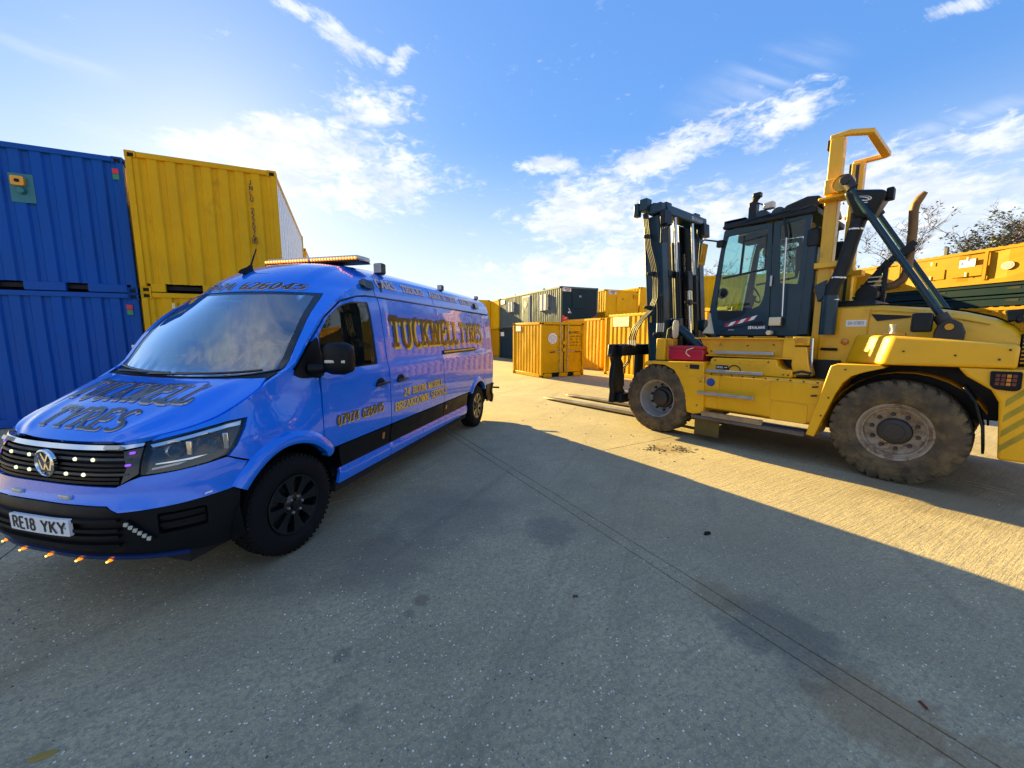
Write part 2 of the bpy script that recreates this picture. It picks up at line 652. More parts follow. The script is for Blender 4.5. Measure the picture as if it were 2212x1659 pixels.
GL = {
    'A': (.62, [[(0, 0), (.31, 1)], [(.31, 1), (.62, 0)], [(.12, .36), (.5, .36)]]),
    'B': (.54, [[(.06, 0), (.06, 1)], [(.06, 1), (.3, 1)] + arc(.3, .76, .2, .24, 90, -90, 8) + [(.06, .52)], [(.3, .52)] + arc(.3, .26, .24, .26, 90, -90, 8) + [(.06, 0)]]),
    'C': (.56, [arc(.32, .5, .28, .5, 48, 312, 18)]),
    'D': (.58, [[(.06, 0), (.06, 1)], [(.06, 1), (.24, 1)] + arc(.24, .5, .3, .5, 90, -90, 12) + [(.06, 0)]]),
    'E': (.5, [[(.06, 0), (.06, 1)], [(.06, 1), (.48, 1)], [(.06, .52), (.4, .52)], [(.06, 0), (.5, 0)]]),
    'F': (.48, [[(.06, 0), (.06, 1)], [(.06, 1), (.48, 1)], [(.06, .52), (.4, .52)]]),
    'G': (.6, [arc(.32, .5, .28, .5, 48, 340, 18) + [(.58, .42)], [(.36, .44), (.6, .44)]]),
    'H': (.58, [[(.06, 0), (.06, 1)], [(.52, 0), (.52, 1)], [(.06, .52), (.52, .52)]]),
    'I': (.2, [[(.1, 0), (.1, 1)]]),
    'J': (.4, [[(.32, 1), (.32, .25)] + arc(.17, .22, .15, .22, 0, -170, 8)]),
    'K': (.6, [[(.06, 0), (.06, 1)], [(.54, 1), (.1, .42)], [(.22, .56), (.58, 0)]]),
    'L': (.48, [[(.06, 1), (.06, 0)], [(.06, 0), (.48, 0)]]),
    'M': (.74, [[(.06, 0), (.06, 1)], [(.06, 1), (.37, .1)], [(.37, .1), (.68, 1)], [(.68, 1), (.68, 0)]]),
    'N': (.6, [[(.06, 0), (.06, 1)], [(.06, 1), (.54, 0)], [(.54, 0), (.54, 1)]]),
    'O': (.62, [arc(.31, .5, .27, .5, 90, 450, 22)]),
    'P': (.52, [[(.06, 0), (.06, 1)], [(.06, 1), (.28, 1)] + arc(.28, .74, .22, .26, 90, -90, 8) + [(.06, .48)]]),
    'R': (.56, [[(.06, 0), (.06, 1)], [(.06, 1), (.28, 1)] + arc(.28, .75, .2, .25, 90, -90, 8) + [(.06, .5)], [(.28, .5), (.55, 0)]]),
    'S': (.5, [arc(.26, .75, .19, .25, 35, 250, 10) + arc(.25, .26, .21, .26, 80, -150, 12)]),
    'T': (.58, [[(.29, 0), (.29, 1)], [(.02, 1), (.56, 1)]]),
    'U': (.6, [[(.06, 1), (.06, .3)] + arc(.3, .28, .24, .28, 180, 360, 12) + [(.54, 1)]]),
    'V': (.6, [[(0, 1), (.3, 0)], [(.3, 0), (.6, 1)]]),
    'W': (.84, [[(0, 1), (.21, 0)], [(.21, 0), (.42, .95)], [(.42, .95), (.63, 0)], [(.63, 0), (.84, 1)]]),
    'X': (.58, [[(0, 0), (.56, 1)], [(0, 1), (.58, 0)]]),
    'Y': (.6, [[(0, 1), (.3, .48)], [(.6, 1), (.3, .48)], [(.3, .48), (.3, 0)]]),
    'Z': (.52, [[(.02, 1), (.5, 1)], [(.5, 1), (.02, 0)], [(.02, 0), (.5, 0)]]),
    '0': (.54, [arc(.27, .5, .22, .5, 90, 450, 20)]),
    '1': (.3, [[(.02, .82), (.16, 1)], [(.16, 1), (.16, 0)]]),
    '2': (.5, [arc(.25, .74, .2, .26, 165, -30, 10) + [(.04, 0)], [(.04, 0), (.48, 0)]]),
    '3': (.5, [arc(.23, .76, .2, .24, 150, -80, 9), arc(.23, .27, .23, .27, 82, -150, 11)]),
    '4': (.54, [[(.38, 0), (.38, 1)], [(.38, 1), (.02, .3)], [(.02, .3), (.54, .3)]]),
    '5': (.5, [[(.44, 1), (.1, 1)], [(.1, 1), (.07, .55)], [(.07, .55)] + arc(.24, .31, .22, .31, 110, -150, 11)]),
    '6': (.52, [arc(.27, .3, .21, .3, 90, 450, 16), [(.42, .98)] + arc(.34, .5, .28, .48, 100, 185, 6)]),
    '7': (.5, [[(.02, 1), (.48, 1)], [(.48, 1), (.16, 0)]]),
    '8': (.52, [arc(.26, .75, .18, .25, 90, 450, 14), arc(.26, .26, .22, .26, 90, 450, 16)]),
    '9': (.52, [arc(.25, .7, .21, .3, 90, 450, 16), [(.1, .02)] + arc(.18, .5, .28, .48, -80, 5, 6)]),
    '-': (.34, [[(.04, .5), (.3, .5)]]), '.': (.16, [[(.05, .03), (.1, .03)]]), ' ': (.34, []),
}


def text_fill(s, h, stem=.16, hair=None, serif=True, aspect=1.0, track=.12, slant=0.0, vertical=False, grid=None):
    """returns points and triangles of a line of lettering, lower left at 0,0"""
    hair = stem if hair is None else hair
    polys = []
    x = 0.0
    y = 0.0
    for ch in s:
        w, strokes = GL.get(ch, GL[' '])
        for st in strokes:
            st = [(px * aspect, py) for px, py in st]
            n = len(st)

            def half(i):
                a, c = st[max(i - 1, 0)], st[min(i + 1, n - 1)]
                dx, dy = c[0] - a[0], c[1] - a[1]
                l = math.hypot(dx, dy) or 1
                ww = hair + (stem - hair) * abs(dy / l) ** 1.5
                return (-dy / l * ww / 2, dx / l * ww / 2)
            for i in range(n - 1):
                a, c = st[i], st[i + 1]
                if n == 2:
                    h0 = h1 = half(0)
                else:
                    h0, h1 = half(i), half(i + 1)
                polys.append([(a[0] + h0[0], a[1] + h0[1]), (c[0] + h1[0], c[1] + h1[1]), (c[0] - h1[0], c[1] - h1[1]), (a[0] - h0[0], a[1] - h0[1])])
            if serif:
                for (e, f) in ((st[0], st[1]), (st[-1], st[-2])):
                    if e in (st[0], st[-1]) and abs(e[1] - round(e[1])) < .02 and abs(f[1] - e[1]) > .5 * abs(f[0] - e[0]):
                        sw = stem * 1.05
                        yy_ = e[1] - (hair * .5 if e[1] > .5 else -hair * .5)
                        polys.append([(e[0] - sw, yy_ - hair * .55), (e[0] + sw, yy_ - hair * .55), (e[0] + sw, yy_ + hair * .55), (e[0] - sw, yy_ + hair * .55)])
                    elif n == 2 and abs(f[1] - e[1]) < .05 and (e[0] > .3 or ch == 'T') and e[1] > -.01 and e[0] != f[0] and ch in 'ELTFZ27':
                        up = -1 if e[1] > .6 else 1
                        polys.append([(e[0] - hair * .6, e[1]), (e[0] + hair * .6, e[1]), (e[0] + hair * .6, e[1] + up * .2), (e[0] - hair * .2, e[1] + up * .2)])
        k = len(polys)
        cell = w * aspect + track
        for j in range(text_fill.mark, k):
            polys[j] = [((px + x + slant * py) * h, (py + y) * h) for px, py in polys[j]]
        text_fill.mark = k
        if vertical:
            y -= 1.25
        else:
            x += cell
    text_fill.mark = 0
    pts, faces = [], []
    for p in polys:
        ar = sum(p[i][0] * p[(i + 1) % 4][1] - p[(i + 1) % 4][0] * p[i][1] for i in range(4))
        if abs(ar) < 1e-9:
            continue
        if ar < 0:
            p = p[::-1]
        k = len(pts)
        pts += p
        faces.append(list(range(k, k + 4)))
    if grid:
        A = np.array(pts)
        x0, y0 = A.min(0)
        x1, y1 = A.max(0)
        for gx_ in np.arange(x0, x1, grid):
            for gy_ in np.arange(y0, y1, grid):
                pts.append((gx_, gy_))
    vo, eo, fo, _, _, of = delaunay_2d_cdt([Vector(p) for p in pts], [], faces, 0, 1e-6)
    V = np.array([(p[0], p[1]) for p in vo])
    T = np.array([f for f, g in zip(fo, of) if len(f) == 3 and g])
    return V, T, (x * h if not vertical else h)


text_fill.mark = 0


def lettering(name, s, h, fn, m, parent, off, at, width=None, mirror=False, label=None, **kw):
    """lay a line of lettering on a skin; at = lower-left corner in skin coordinates"""
    words = [x_ for x_ in s.split(' ') if x_]
    if len(words) > 1 and not kw.get('vertical'):
        asp, trk = kw.get('aspect', 1.0), kw.get('track', .12)
        adv = lambda t_: sum((GL.get(c_, GL[' '])[0] * asp + trk) * h for c_ in t_)
        sc = (width / adv(s)) if width else 1.0
        x_, o = 0.0, None
        for wd in words:
            i_ = s.index(wd, 0 if o is None else pos)
            pos = i_ + len(wd)
            o = lettering(name, wd, h, fn, m, parent, off, (at[0] + adv(s[:i_]) * sc, at[1]), adv(wd) * sc, mirror, label, **kw)
        return o
    V, T, w = text_fill(s, h, **kw)
    if width:
        V = V * np.array([width / w, 1.0])
    if mirror:
        V = V * np.array([-1.0, 1.0])
    V = V + np.array(at)
    o = skin_mesh(name, V, T, fn, m, parent, off, 0, 0)
    if label:
        o['label'] = label
    return o

# ---------------------------------------------------------------- concrete yard
def concrete_mat():
    m = bpy.data.materials.new('brushed_concrete')
    m.use_nodes = True
    t = m.node_tree
    p = t.nodes['Principled BSDF']
    q = NB(t)
    geo = q.n('ShaderNodeNewGeometry')
    pos = geo.outputs['Position']
    big = q.noise(pos, .55, 5, .6)
    mid = q.noise(pos, 3.2, 6, .65, .3)
    fine = q.noise(pos, 120, 4, .6)
    br = q.mapping(pos, rot=(0, 0, R(-29.3)), scale=(4, 46, 1))
    broom = q.noise(br, 1.0, 6, .62, .4)
    br2 = q.mapping(pos, rot=(0, 0, R(-29.3)), scale=(1.2, 17, 1))
    broom2 = q.noise(br2, 1.0, 4, .6, .2)
    c = q.mix(q.ramp(big, .3, .7), (.275, .232, .158, 1), (.410, .352, .248, 1))
    c = q.mix(q.math('MULTIPLY', q.ramp(mid, .42, .72), .45), c, (.240, .210, .165, 1))
    c = q.mix(q.math('MULTIPLY', q.ramp(broom, .50, .66), .36), c, (.185, .165, .135, 1))
    c = q.mix(q.math('MULTIPLY', q.ramp(broom2, .54, .70), .34), c, (.200, .178, .145, 1))
    c = q.mix(q.math('MULTIPLY', q.ramp(fine, .45, .75), .35), c, (.52, .48, .40, 1))
    agg = q.noise(pos, 34, 5, .7, .2)
    c = q.mix(q.math('MULTIPLY', q.ramp(agg, .46, .58), .72), c, (.215, .195, .165, 1))
    agg2 = q.noise(pos, 75, 3, .7)
    c = q.mix(q.math('MULTIPLY', q.ramp(agg2, .56, .68), .55), c, (.60, .55, .46, 1))
    # brown dust drifts and rolled-in tyre tracks
    dust = q.noise(pos, .9, 7, .7, .6)
    c = q.mix(q.math('MULTIPLY', q.ramp(dust, .54, .72), .40), c, (.30, .225, .135, 1))
    trk = q.noise(q.mapping(pos, rot=(0, 0, R(24)), scale=(3.0, .16, 1)), 1.0, 5, .62, .3)
    c = q.mix(q.math('MULTIPLY', q.ramp(trk, .54, .70), .38), c, (.150, .132, .108, 1))
    # exposed stone chips
    for sc, th, colr in ((55, .12, (.52, .48, .41, 1)), (95, .2, (.50, .47, .42, 1)), (38, .13, (.10, .095, .085, 1)), (24, .085, (.80, .76, .68, 1))):
        vo = q.n('ShaderNodeTexVoronoi')
        q.link(pos, vo.inputs['Vector'])
        vo.inputs['Scale'].default_value = sc
        sepc = q.n('ShaderNodeSeparateColor')
        q.link(vo.outputs['Color'], sepc.inputs[0])
        sel = q.math('GREATER_THAN', sepc.outputs[0], .72)
        msk = q.math('MULTIPLY', q.ramp(vo.outputs['Distance'], th + .07, th), sel)
        c = q.mix(q.math('MULTIPLY', msk, .8), c, colr)

    # oil drips, mud and damp marks lying on the slabs
    def mark(x, y, r, col, s, ns=5.0):
        nonlocal c
        d = q.n('ShaderNodeVectorMath', operation='DISTANCE')
        q.link(pos, d.inputs[0])
        d.inputs[1].default_value = (x, y, 0)
        dd = q.math('ADD', d.outputs['Value'], q.math('MULTIPLY', q.math('SUBTRACT', q.noise(pos, ns, 6, .65), .5), r * 1.6))
        c = q.mix(q.math('MULTIPLY', q.ramp(dd, r, r * .45), s), c, col + (1,))
    mark(1.72, 1.62, .34, (.24, .15, .085), .55, 6)
    mark(1.95, 1.25, .36, (.23, .16, .10), .45, 6)
    mark(1.62, 2.1, .42, (.085, .085, .085), .55, 5)
    mark(1.42, 2.42, .22, (.20, .15, .09), .45, 7)
    mark(-.61, 2.385, .075, (.15, .115, .085), .65, 14)
    mark(-.66, 2.26, .05, (.13, .105, .085), .5, 14)
    mark(-.95, 1.94, .06, (.09, .08, .07), .5, 22)
    mark(-.75, 1.6, .07, (.12, .108, .092), .4, 20)
    mark(2.42, 5.83, .36, (.17, .12, .06), .55, 9)
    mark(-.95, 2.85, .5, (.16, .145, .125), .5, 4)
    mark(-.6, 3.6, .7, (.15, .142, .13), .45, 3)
    mark(.35, 3.3, .32, (.12, .118, .116), .5, 5)
    mark(-1.9, 1.3, .10, (.09, .085, .08), .6, 9)
    mark(-1.55, 1.25, .16, (.12, .112, .105), .5, 9)
    mark(4.7, 4.0, .9, (.16, .13, .09), .55, 3)
    mark(3.0, 6.6, .8, (.18, .15, .10), .5, 3)
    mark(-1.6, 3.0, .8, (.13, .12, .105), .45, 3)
    c = q.mix(1.0, c, (1.20, 1.12, .88, 1), 'MULTIPLY')
    q.link(c, p.inputs['Base Color'])
    q.link(q.ramp(mid, .3, .7, .72, .92), p.inputs['Roughness'])
    p.inputs['Specular IOR Level'].default_value = .35
    hsum = q.math('ADD', q.math('MULTIPLY', broom, 1.0), q.math('ADD', q.math('MULTIPLY', broom2, .8), q.math('MULTIPLY', fine, .45)))
    bn = q.n('ShaderNodeBump')
    bn.inputs['Strength'].default_value = .75
    bn.inputs['Distance'].default_value = .006
    q.link(hsum, bn.inputs['Height'])
    q.link(bn.outputs[0], p.inputs['Normal'])
    return m


M_CONC = concrete_mat()
M_JOINT = mat('joint_dirt', (.235, .195, .13), .9, var=.45, vscale=9, bump=.6)
ground = MB().add([(-700, -700, -.009), (700, -700, -.009), (700, 700, -.009), (-700, 700, -.009)], [(0, 1, 2, 3)]).build('ground', M_JOINT, smooth=0)
tag(ground, kind='structure')
yard = MB()
# yard beyond the slabs that can be told apart
for x0, x1, y0, y1 in ((-700, -34, -700, 700), (34, 700, -700, 700), (-34, 34, 46, 700), (-34, 34, -700, -10)):
    yard.add([(x0, y0, -.004), (x1, y0, -.004), (x1, y1, -.004), (x0, y1, -.004)], [(0, 1, 2, 3)])
yo = yard.build('yard_surface', M_CONC, smooth=0)
tag(yo, kind='structure')
JA = R(-29.3)
ja = Vector((math.sin(JA), math.cos(JA)))
jb = Vector((math.cos(JA), -math.sin(JA)))
J0 = Vector((-.05, 4.945))
SU, SV, GAP, STR = 6.0, 4.6, .008, .120


def slab_mesh(lu, lv, nm):
    mb = MB()
    c = .003
    rings = []
    for ins, z in ((0, -.02), (0, -c), (c, 0)):
        rings.append([(s * (lu / 2 - ins), t * (lv / 2 - ins), z) for s, t in ((-1, -1), (1, -1), (1, 1), (-1, 1))])
    mb.loft(rings, True, False)
    mb.f.append((8, 9, 10, 11))
    return mb.mesh(nm, M_CONC, 0)


ME_SLAB = slab_mesh(SU - GAP, SV - STR - 2 * GAP, 'concrete_slab')
ME_STRIP = slab_mesh(SU - GAP, STR - GAP * .4, 'joint_strip')
srz = math.atan2(ja.y, ja.x)
for i in range(-4, 9):
    for j in range(-8, 9):
        cu = (i + .5) * SU
        for me, cv, nm in ((ME_SLAB, j * SV + STR / 2 + (SV - STR) / 2, 'concrete_slab'), (ME_STRIP, j * SV, 'joint_strip')):
            p = J0 + ja * cu + jb * cv
            if abs(p.x) > 31 or p.y > 43 or p.y < -7:
                continue
            o = link_mesh(nm, me, ground)
            o.location = (p.x, p.y, random.uniform(-.0006, .0006))
            o.rotation_euler = (0, 0, srz)

# ---------------------------------------------------------------- containers and cabins
def paint(name, col, rough=.5, dirt=.25, coat=0.0, streak=True, **kw):
    return mat(name, col, rough, coat=coat, dirt=dirt, streak=streak, var=.07, vscale=1.5, dscale=3.0, spec=.18, bump=.08, bscale=25, rust=kw.pop('rust', .45), **kw)


M_YEL = paint('container_yellow', (.72, .39, .002), dirtcol=(.30, .15, .02))
M_YEL2 = paint('cabin_yellow', (.74, .45, .003), dirt=.12, dirtcol=(.36, .19, .02))
M_ORG = paint('container_orange', (.58, .31, .004), dirtcol=(.25, .10, .03))
M_BLUE = paint('container_blue', (.001, .075, .38), dirt=.08, dirtcol=(.03, .07, .16))
M_NAVY = paint('container_navy', (.005, .030, .052), dirt=.08, dirtcol=(.012, .03, .045), rough=.6)
M_FRAME = mat('floor_frame_navy', (.003, .018, .028), .7, var=.15, spec=.1)  # navy darkened so the frames look shaded under direct sun
M_YELB = mat('stack_yellow_shaded', (.42, .20, .001), .55, var=.08, spec=.2, dirt=.15, dirtcol=(.32, .16, .02), streak=True)  # yellow darkened: shade put into the colour against direct sun
M_GREYC = paint('cabin_grey', (.075, .115, .135), dirt=.2, dirtcol=(.045, .07, .08))
M_WHITEC = paint('white_and_wall_glare', (.74, .76, .78), dirt=.1, dirtcol=(.45, .45, .42), rough=.3)  # white paint; also stands in for glare on the yellow stack's right walls
M_CREAM = paint('cream_and_wall_glare', (.78, .66, .36), dirt=.15, dirtcol=(.55, .40, .12), rough=.3)  # cream; also bright side light put into the blue boxes' right walls
M_DARK = mat('dark_void', (.012, .012, .013), .9)
M_STEELD = mat('dark_steel', (.045, .05, .055), .5, metal=.4, dirt=.25)
M_STEEL = mat('galvanised_steel', (.46, .47, .47), .42, metal=.8, dirt=.2)
M_WHITE = mat('white_print', (.80, .81, .82), .45, var=.03)
M_BLACKP = mat('black_print', (.012, .012, .014), .45)
M_REDP = mat('red_print', (.52, .02, .035), .4)
M_GREENP = mat('green_print', (.02, .24, .10), .4)
M_PINKP = mat('faded_pink_print', (.62, .30, .34), .6)
M_BLUEP = mat('blue_print', (.02, .12, .45), .4)
M_PALEY = mat('bleached_sign', (.62, .58, .42), .5, var=.35, vscale=9)
CAST = {}


def casting(m):
    if m.name in CAST:
        return CAST[m.name]
    bm = bmesh.new()
    bmesh.ops.create_cube(bm, size=1)
    for v in bm.verts:
        v.co = Vector((v.co.x * .178, v.co.y * .162, v.co.z * .118))
    for f in list(bm.faces):
        if abs(f.normal.z) < .5 or f.normal.z > .5:
            r = bmesh.ops.inset_region(bm, faces=[f], thickness=.03, depth=0)
            bmesh.ops.translate(bm, verts=f.verts, vec=-f.normal * .035)
            f.material_index = 1
    me = bpy.data.meshes.new('corner_casting')
    bm.to_mesh(me)
    bm.free()
    me.materials.append(m)
    me.materials.append(M_DARK)
    CAST[m.name] = me
    return me


def corrugated(mb, o, d, n, length, z0, z1, pitch, depth, flat=.5):
    """trapezoid profile along d from o; outer face at n*0, valleys at -n*depth"""
    o, d, n = Vector(o), Vector(d), Vector(n)
    k = max(1, round(length / pitch))
    p = length / k
    xs = []
    s = (1 - flat) / 2
    for i in range(k):
        b0 = i * p
        xs += [(b0, 0), (b0 + p * .26, 0), (b0 + p * .38, 1), (b0 + p * .64, 1), (b0 + p * .76, 0)]
    xs.append((length, 0))
    vs, fs = [], []
    nz = 5
    sd_ = (o.x * 7.3 + o.y * 3.1 + length * 5.7 + z0 + corrugated.k) % 6.28
    corrugated.k += 1.37
    for x, e in xs:
        for j in range(nz + 1):
            z = z0 + (z1 - z0) * j / nz
            edge = min(1, min(j, nz - j) / 1.5) * min(1, x / .3, (length - x) / .3)
            bu_ = .007 * edge * (math.sin(3.1 * x + 2.3 * z + sd_) + math.sin(5.3 * x - 4.1 * z + 2 * sd_) * .7 + math.sin(9.1 * x + 1.1 * z + 3 * sd_) * .5)
            q = o + d * x - n * (depth * e + bu_ + .006)
            vs.append((q.x, q.y, z))
    for i in range(len(xs) - 1):
        for j in range(nz):
            a_ = i * (nz + 1) + j
            fs.append((a_, a_ + nz + 1, a_ + nz + 2, a_ + 1))
    mb.add(vs, fs)


corrugated.k = 0.0


def container(name, label, loc, az, L, W, H, z0, m, group=None, mats=None, pitch=.278, depth=.036, cat='container',
              front='wall', pockets=(), skip=(), castm=None, corr_front=True, roofcorr=False):
    """origin at the right front bottom corner, length away from the front"""
    mats = mats or {}
    t = empty(name, (loc[0], loc[1], z0), az_rz(az))
    tag(t, label, cat, group)
    ps = .10
    for x, y in ((0, 0), (L - ps, 0), (0, W - ps), (L - ps, W - ps)):
        MB().box(x, x + ps, y, y + ps, .11, H - .11).build('corner_post', m, t, bevel=.012)
    rh = .10
    MB().box(.17, L - .17, .012, .07, H - rh, H - .006).build('top_rail', m, t, bevel=.008)
    MB().box(.17, L - .17, W - .07, W - .012, H - rh, H - .006).build('top_rail', m, t, bevel=.008)
    MB().box(.17, L - .17, .012, .07, .012, .15).build('bottom_rail', m, t, bevel=.008)
    MB().box(.17, L - .17, W - .07, W - .012, .012, .15).build('bottom_rail', m, t, bevel=.008)
    MB().box(.008, .07, .16, W - .16, H - rh, H - .004).build('top_rail', m, t, bevel=.008)
    MB().box(L - .07, L - .008, .16, W - .16, H - rh, H - .004).build('top_rail', m, t, bevel=.008)
    cuts = [.16] + [c for pk in pockets for c in pk] + [W - .16]
    for a, c in zip(cuts[0::2], cuts[1::2]):
        MB().box(.008, .07, a, c, .012, .17).build('bottom_rail', m, t, bevel=.008)
    MB().box(L - .07, L - .008, .16, W - .16, .012, .15).build('bottom_rail', m, t, bevel=.008)
    MB().box(.09, L - .09, .09, W - .09, .06, .14).build('underframe', M_DARK, t)
    zr = (.15, H - rh)
    mb = MB()
    corrugated(mb, (ps, .022, 0), (1, 0, 0), (0, -1, 0), L - 2 * ps, *zr, pitch, depth)
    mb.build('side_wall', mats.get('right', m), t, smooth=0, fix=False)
    if 'left' not in skip:
        mb = MB()
        corrugated(mb, (L - ps, W - .022, 0), (-1, 0, 0), (0, 1, 0), L - 2 * ps, *zr, pitch, depth)
        mb.build('side_wall', mats.get('left', m), t, smooth=0, fix=False)
    mb = MB()
    corrugated(mb, (L - .022, ps, 0), (0, 1, 0), (1, 0, 0), W - 2 * ps, *zr, pitch, depth)
    mb.build('end_wall', m, t, smooth=0, fix=False)
    if front == 'wall':
        mb = MB()
        corrugated(mb, (.022, W - ps, 0), (0, -1, 0), (-1, 0, 0), W - 2 * ps, .17, zr[1], pitch if corr_front else W, depth if corr_front else .0)
        mb.build('end_wall', mats.get('front', m), t, smooth=0, fix=False)
    rf = MB()
    if roofcorr:
        k = int(L / .24)
        for i in range(k):
            xx = .12 + (L - .24) * i / k
            rf.prism([(xx, H - .03), (xx + .04, H + .012), (xx + .13, H + .012), (xx + .17, H - .03)], 'y', .03, W - .03)
    rf.box(.06, L - .06, .06, W - .06, H - .05, H - .028)
    rf.build('roof', m, t, smooth=0)
    me = casting(castm or m)
    for x in (.089, L - .089):
        for y in (.081, W - .081):
            for z in (.059, H - .059):
                o = link_mesh('corner_casting', me, t, (x, y, z))
    return t


def front_fn(x=-.002):
    """skin of a front (end) face: u to the right as one faces it -> -y, so u = -y"""
    return plane_fn((x, 0, 0), (0, -1, 0), (0, 0, 1))


def left_fn(W, off=0.0):
    return plane_fn((0, W + off, 0), (-1, 0, 0), (0, 0, 1))


def right_fn(off=0.0):
    return plane_fn((0, -off, 0), (1, 0, 0), (0, 0, 1))


def rect(a, c, d, e):
    return [(a, d), (c, d), (c, e), (a, e)]


def plate(name, t, fn, a, c, d, e, m, off=.006, r=.01, label=None, parent=None, sk=.006):
    o = skin(name, [rounded(rect(a, c, d, e), r)], fn, m, parent or t, step=2.0, off=off, skirt=sk, smooth=0)
    if label:
        o['label'] = label
    return o


LS_Y, LS_B = (-4.985, 8.626), (-7.586, 7.983)
H20 = 2.591
gL = 'containers stacked beside the van'
yl = container('shipping_container', 'yellow shipping container at the bottom of the stack behind the blue van', LS_Y, -23.5, 6.058, 2.438, H20, 0, M_YEL, gL, mats={'right': M_WHITEC})  # right walls of both yellow boxes: glare put into the wall colour
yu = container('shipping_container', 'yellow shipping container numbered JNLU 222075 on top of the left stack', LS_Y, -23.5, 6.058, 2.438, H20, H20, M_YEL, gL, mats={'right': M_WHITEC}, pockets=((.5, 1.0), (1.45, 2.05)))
bl = container('shipping_container', 'blue shipping container standing on the ground at the left edge', LS_B, -24.5, 6.058, 2.438, H20, 0, M_BLUE, gL, mats={'right': M_CREAM})  # right walls of both blue boxes: sunlit look put into the colour
bu = container('shipping_container', 'blue shipping container with a square vent plate, stacked at the top left', LS_B, -24.5, 6.058, 2.438, H20, H20, M_BLUE, gL, mats={'right': M_CREAM}, pockets=((.74, 1.05), (1.62, 1.95)))
F0 = front_fn(.020)
lettering('lettering', 'JNLU 222075', .088, F0, M_BLACKP, yu, .004, (-.50, 2.26), serif=False, stem=.17, vertical=True, aspect=1.1)
lettering('lettering', '8', .085, F0, M_BLACKP, yu, .004, (-.50, 1.10), serif=False, stem=.17)
for z in (1.08, 1.215):
    plate('number_frame', yu, F0, -.515, -.435, z - .004, z + .004, M_BLACKP, .004, .001)
for x in (-.52, -.432):
    plate('number_frame', yu, F0, x - .004, x + .004, 1.084, 1.212, M_BLACKP, .004, .001)
vp = plate('lashing_slot', yl, F0, -2.0, -1.90, 2.26, 2.41, M_YEL, .02, .01)
plate('slot_face', yl, F0, -1.975, -1.925, 2.285, 2.385, M_CREAM, .03, .006, parent=vp)
for t, zz in ((bu, -H20), (bl, 0)):
    for nm, mm, a in (('red_tag', M_REDP, 2.27), ('green_tag', M_GREENP, 2.165)):
        plate(nm, t, F0, -.20 if t is bl else -.16, -.105 if t is bl else -.065, a, a + .095, mm, .03, .012)
plate('door_plate', bl, F0, -.20, -.135, 1.50, 1.56, M_WHITE, .03, .006)
plate('vent_plate', bu, F0, -1.60, -1.28, 4.16 - H20, 4.66 - H20, mat('teal_plate', (.02, .16, .20), .5), .004, .01)
cw_ = plate('cowl', bu, F0, -1.55, -1.38, 4.44 - H20, 4.60 - H20, mat('amber_plastic', (.70, .33, .02), .35), .07, .03, sk=.07)
plate('cowl_opening', bu, F0, -1.50, -1.43, 4.49 - H20, 4.55 - H20, M_DARK, .074, .03, parent=cw_)
MB().lathe([(0, .06), (.05, .05), (.06, 0), (.07, -.02)], (-.0, 1.44, 4.36 - H20), (-1, 0, 0), 14).build('vent_boss', MATS['teal_plate'], bu)

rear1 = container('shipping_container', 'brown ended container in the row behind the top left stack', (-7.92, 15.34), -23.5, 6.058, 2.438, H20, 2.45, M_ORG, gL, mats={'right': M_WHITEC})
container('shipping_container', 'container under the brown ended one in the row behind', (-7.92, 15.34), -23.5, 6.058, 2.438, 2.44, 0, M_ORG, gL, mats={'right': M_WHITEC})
sw = []
for k in range(26):
    a = R(200 - 330 * k / 25)
    rr = .16 + .30 * k / 25
    sw.append((1.6 + rr * math.cos(a), .02 - .024, 2.0 + rr * math.sin(a)))
MB().tube([(x, -.03, z) for x, y, z in sw], .03, 6).build('logo_swirl', mat('grey_print', (.42, .46, .52), .5), rear1)

# --- far side of the yard
gF = 'containers on the far side of the yard'
M_NAVY2 = paint('cabin_navy', (.05, .09, .13), dirt=.15, dirtcol=(.10, .13, .15))
grey = container('site_cabin', 'grey site cabin with shuttered windows, stacked above a dark container', (4.96, 22.66), -25, 8.5, 2.5, 2.17, 2.22, M_GREYC, gF, mats={'front': M_NAVY}, cat='cabin', pitch=.22, depth=.03, corr_front=False)
navy = container('shipping_container', 'dark navy container under the grey site cabin', (4.96, 22.66), -25, 8.5, 2.5, 2.19, 0, M_NAVY, gF, pitch=.22, depth=.02)
LF = left_fn(2.5, -.02)
for a, c, d, e in ((1.40, 2.42, .95, 1.86), (6.05, 7.0, 1.10, 1.76)):
    wf_ = plate('window_shutter', grey, LF, -c, -a, d, e, M_WHITEC, .12, .01, sk=.12)
    for x in (a + (c - a) * .02, a + (c - a) * .48, a + (c - a) * .94):
        plate('shutter_bar', grey, LF, -x - .05, -x, d - .03, e + .03, M_GREYC, .15, .004, parent=wf_, sk=.03)
    for z in (d + .12, e - .12):
        plate('hinge_strap', grey, LF, -a + .0, -a + .2, z - .03, z + .03, M_NAVY2, .05, .004, parent=wf_)
        plate('hinge_strap', grey, LF, -c - .0, -c + .14, z - .03, z + .03, M_NAVY2, .155, .004, parent=wf_)
fr = plate('door_frame', grey, LF, -4.78, -3.70, .05, 2.0, M_WHITEC, .03, .01, sk=.03)
dr = plate('door', grey, LF, -4.70, -3.80, .07, 1.92, M_NAVY2, .05, .01, sk=.02)
plate('door_handle', grey, LF, -4.62, -4.58, .95, 1.15, M_WHITE, .09, .004, parent=dr)
MB().lathe([(.20, 0), (.20, .012), (0, .012)], (4.25, 2.5 + .035, 1.46), (0, 1, 0), 24).build('round_sticker', M_WHITE, dr)
MB().lathe([(.13, 0), (.13, .016), (.09, .016), (.09, 0)], (4.25, 2.5 + .035, 1.46), (0, 1, 0), 24).build('sticker_ring', M_GREYC, dr)
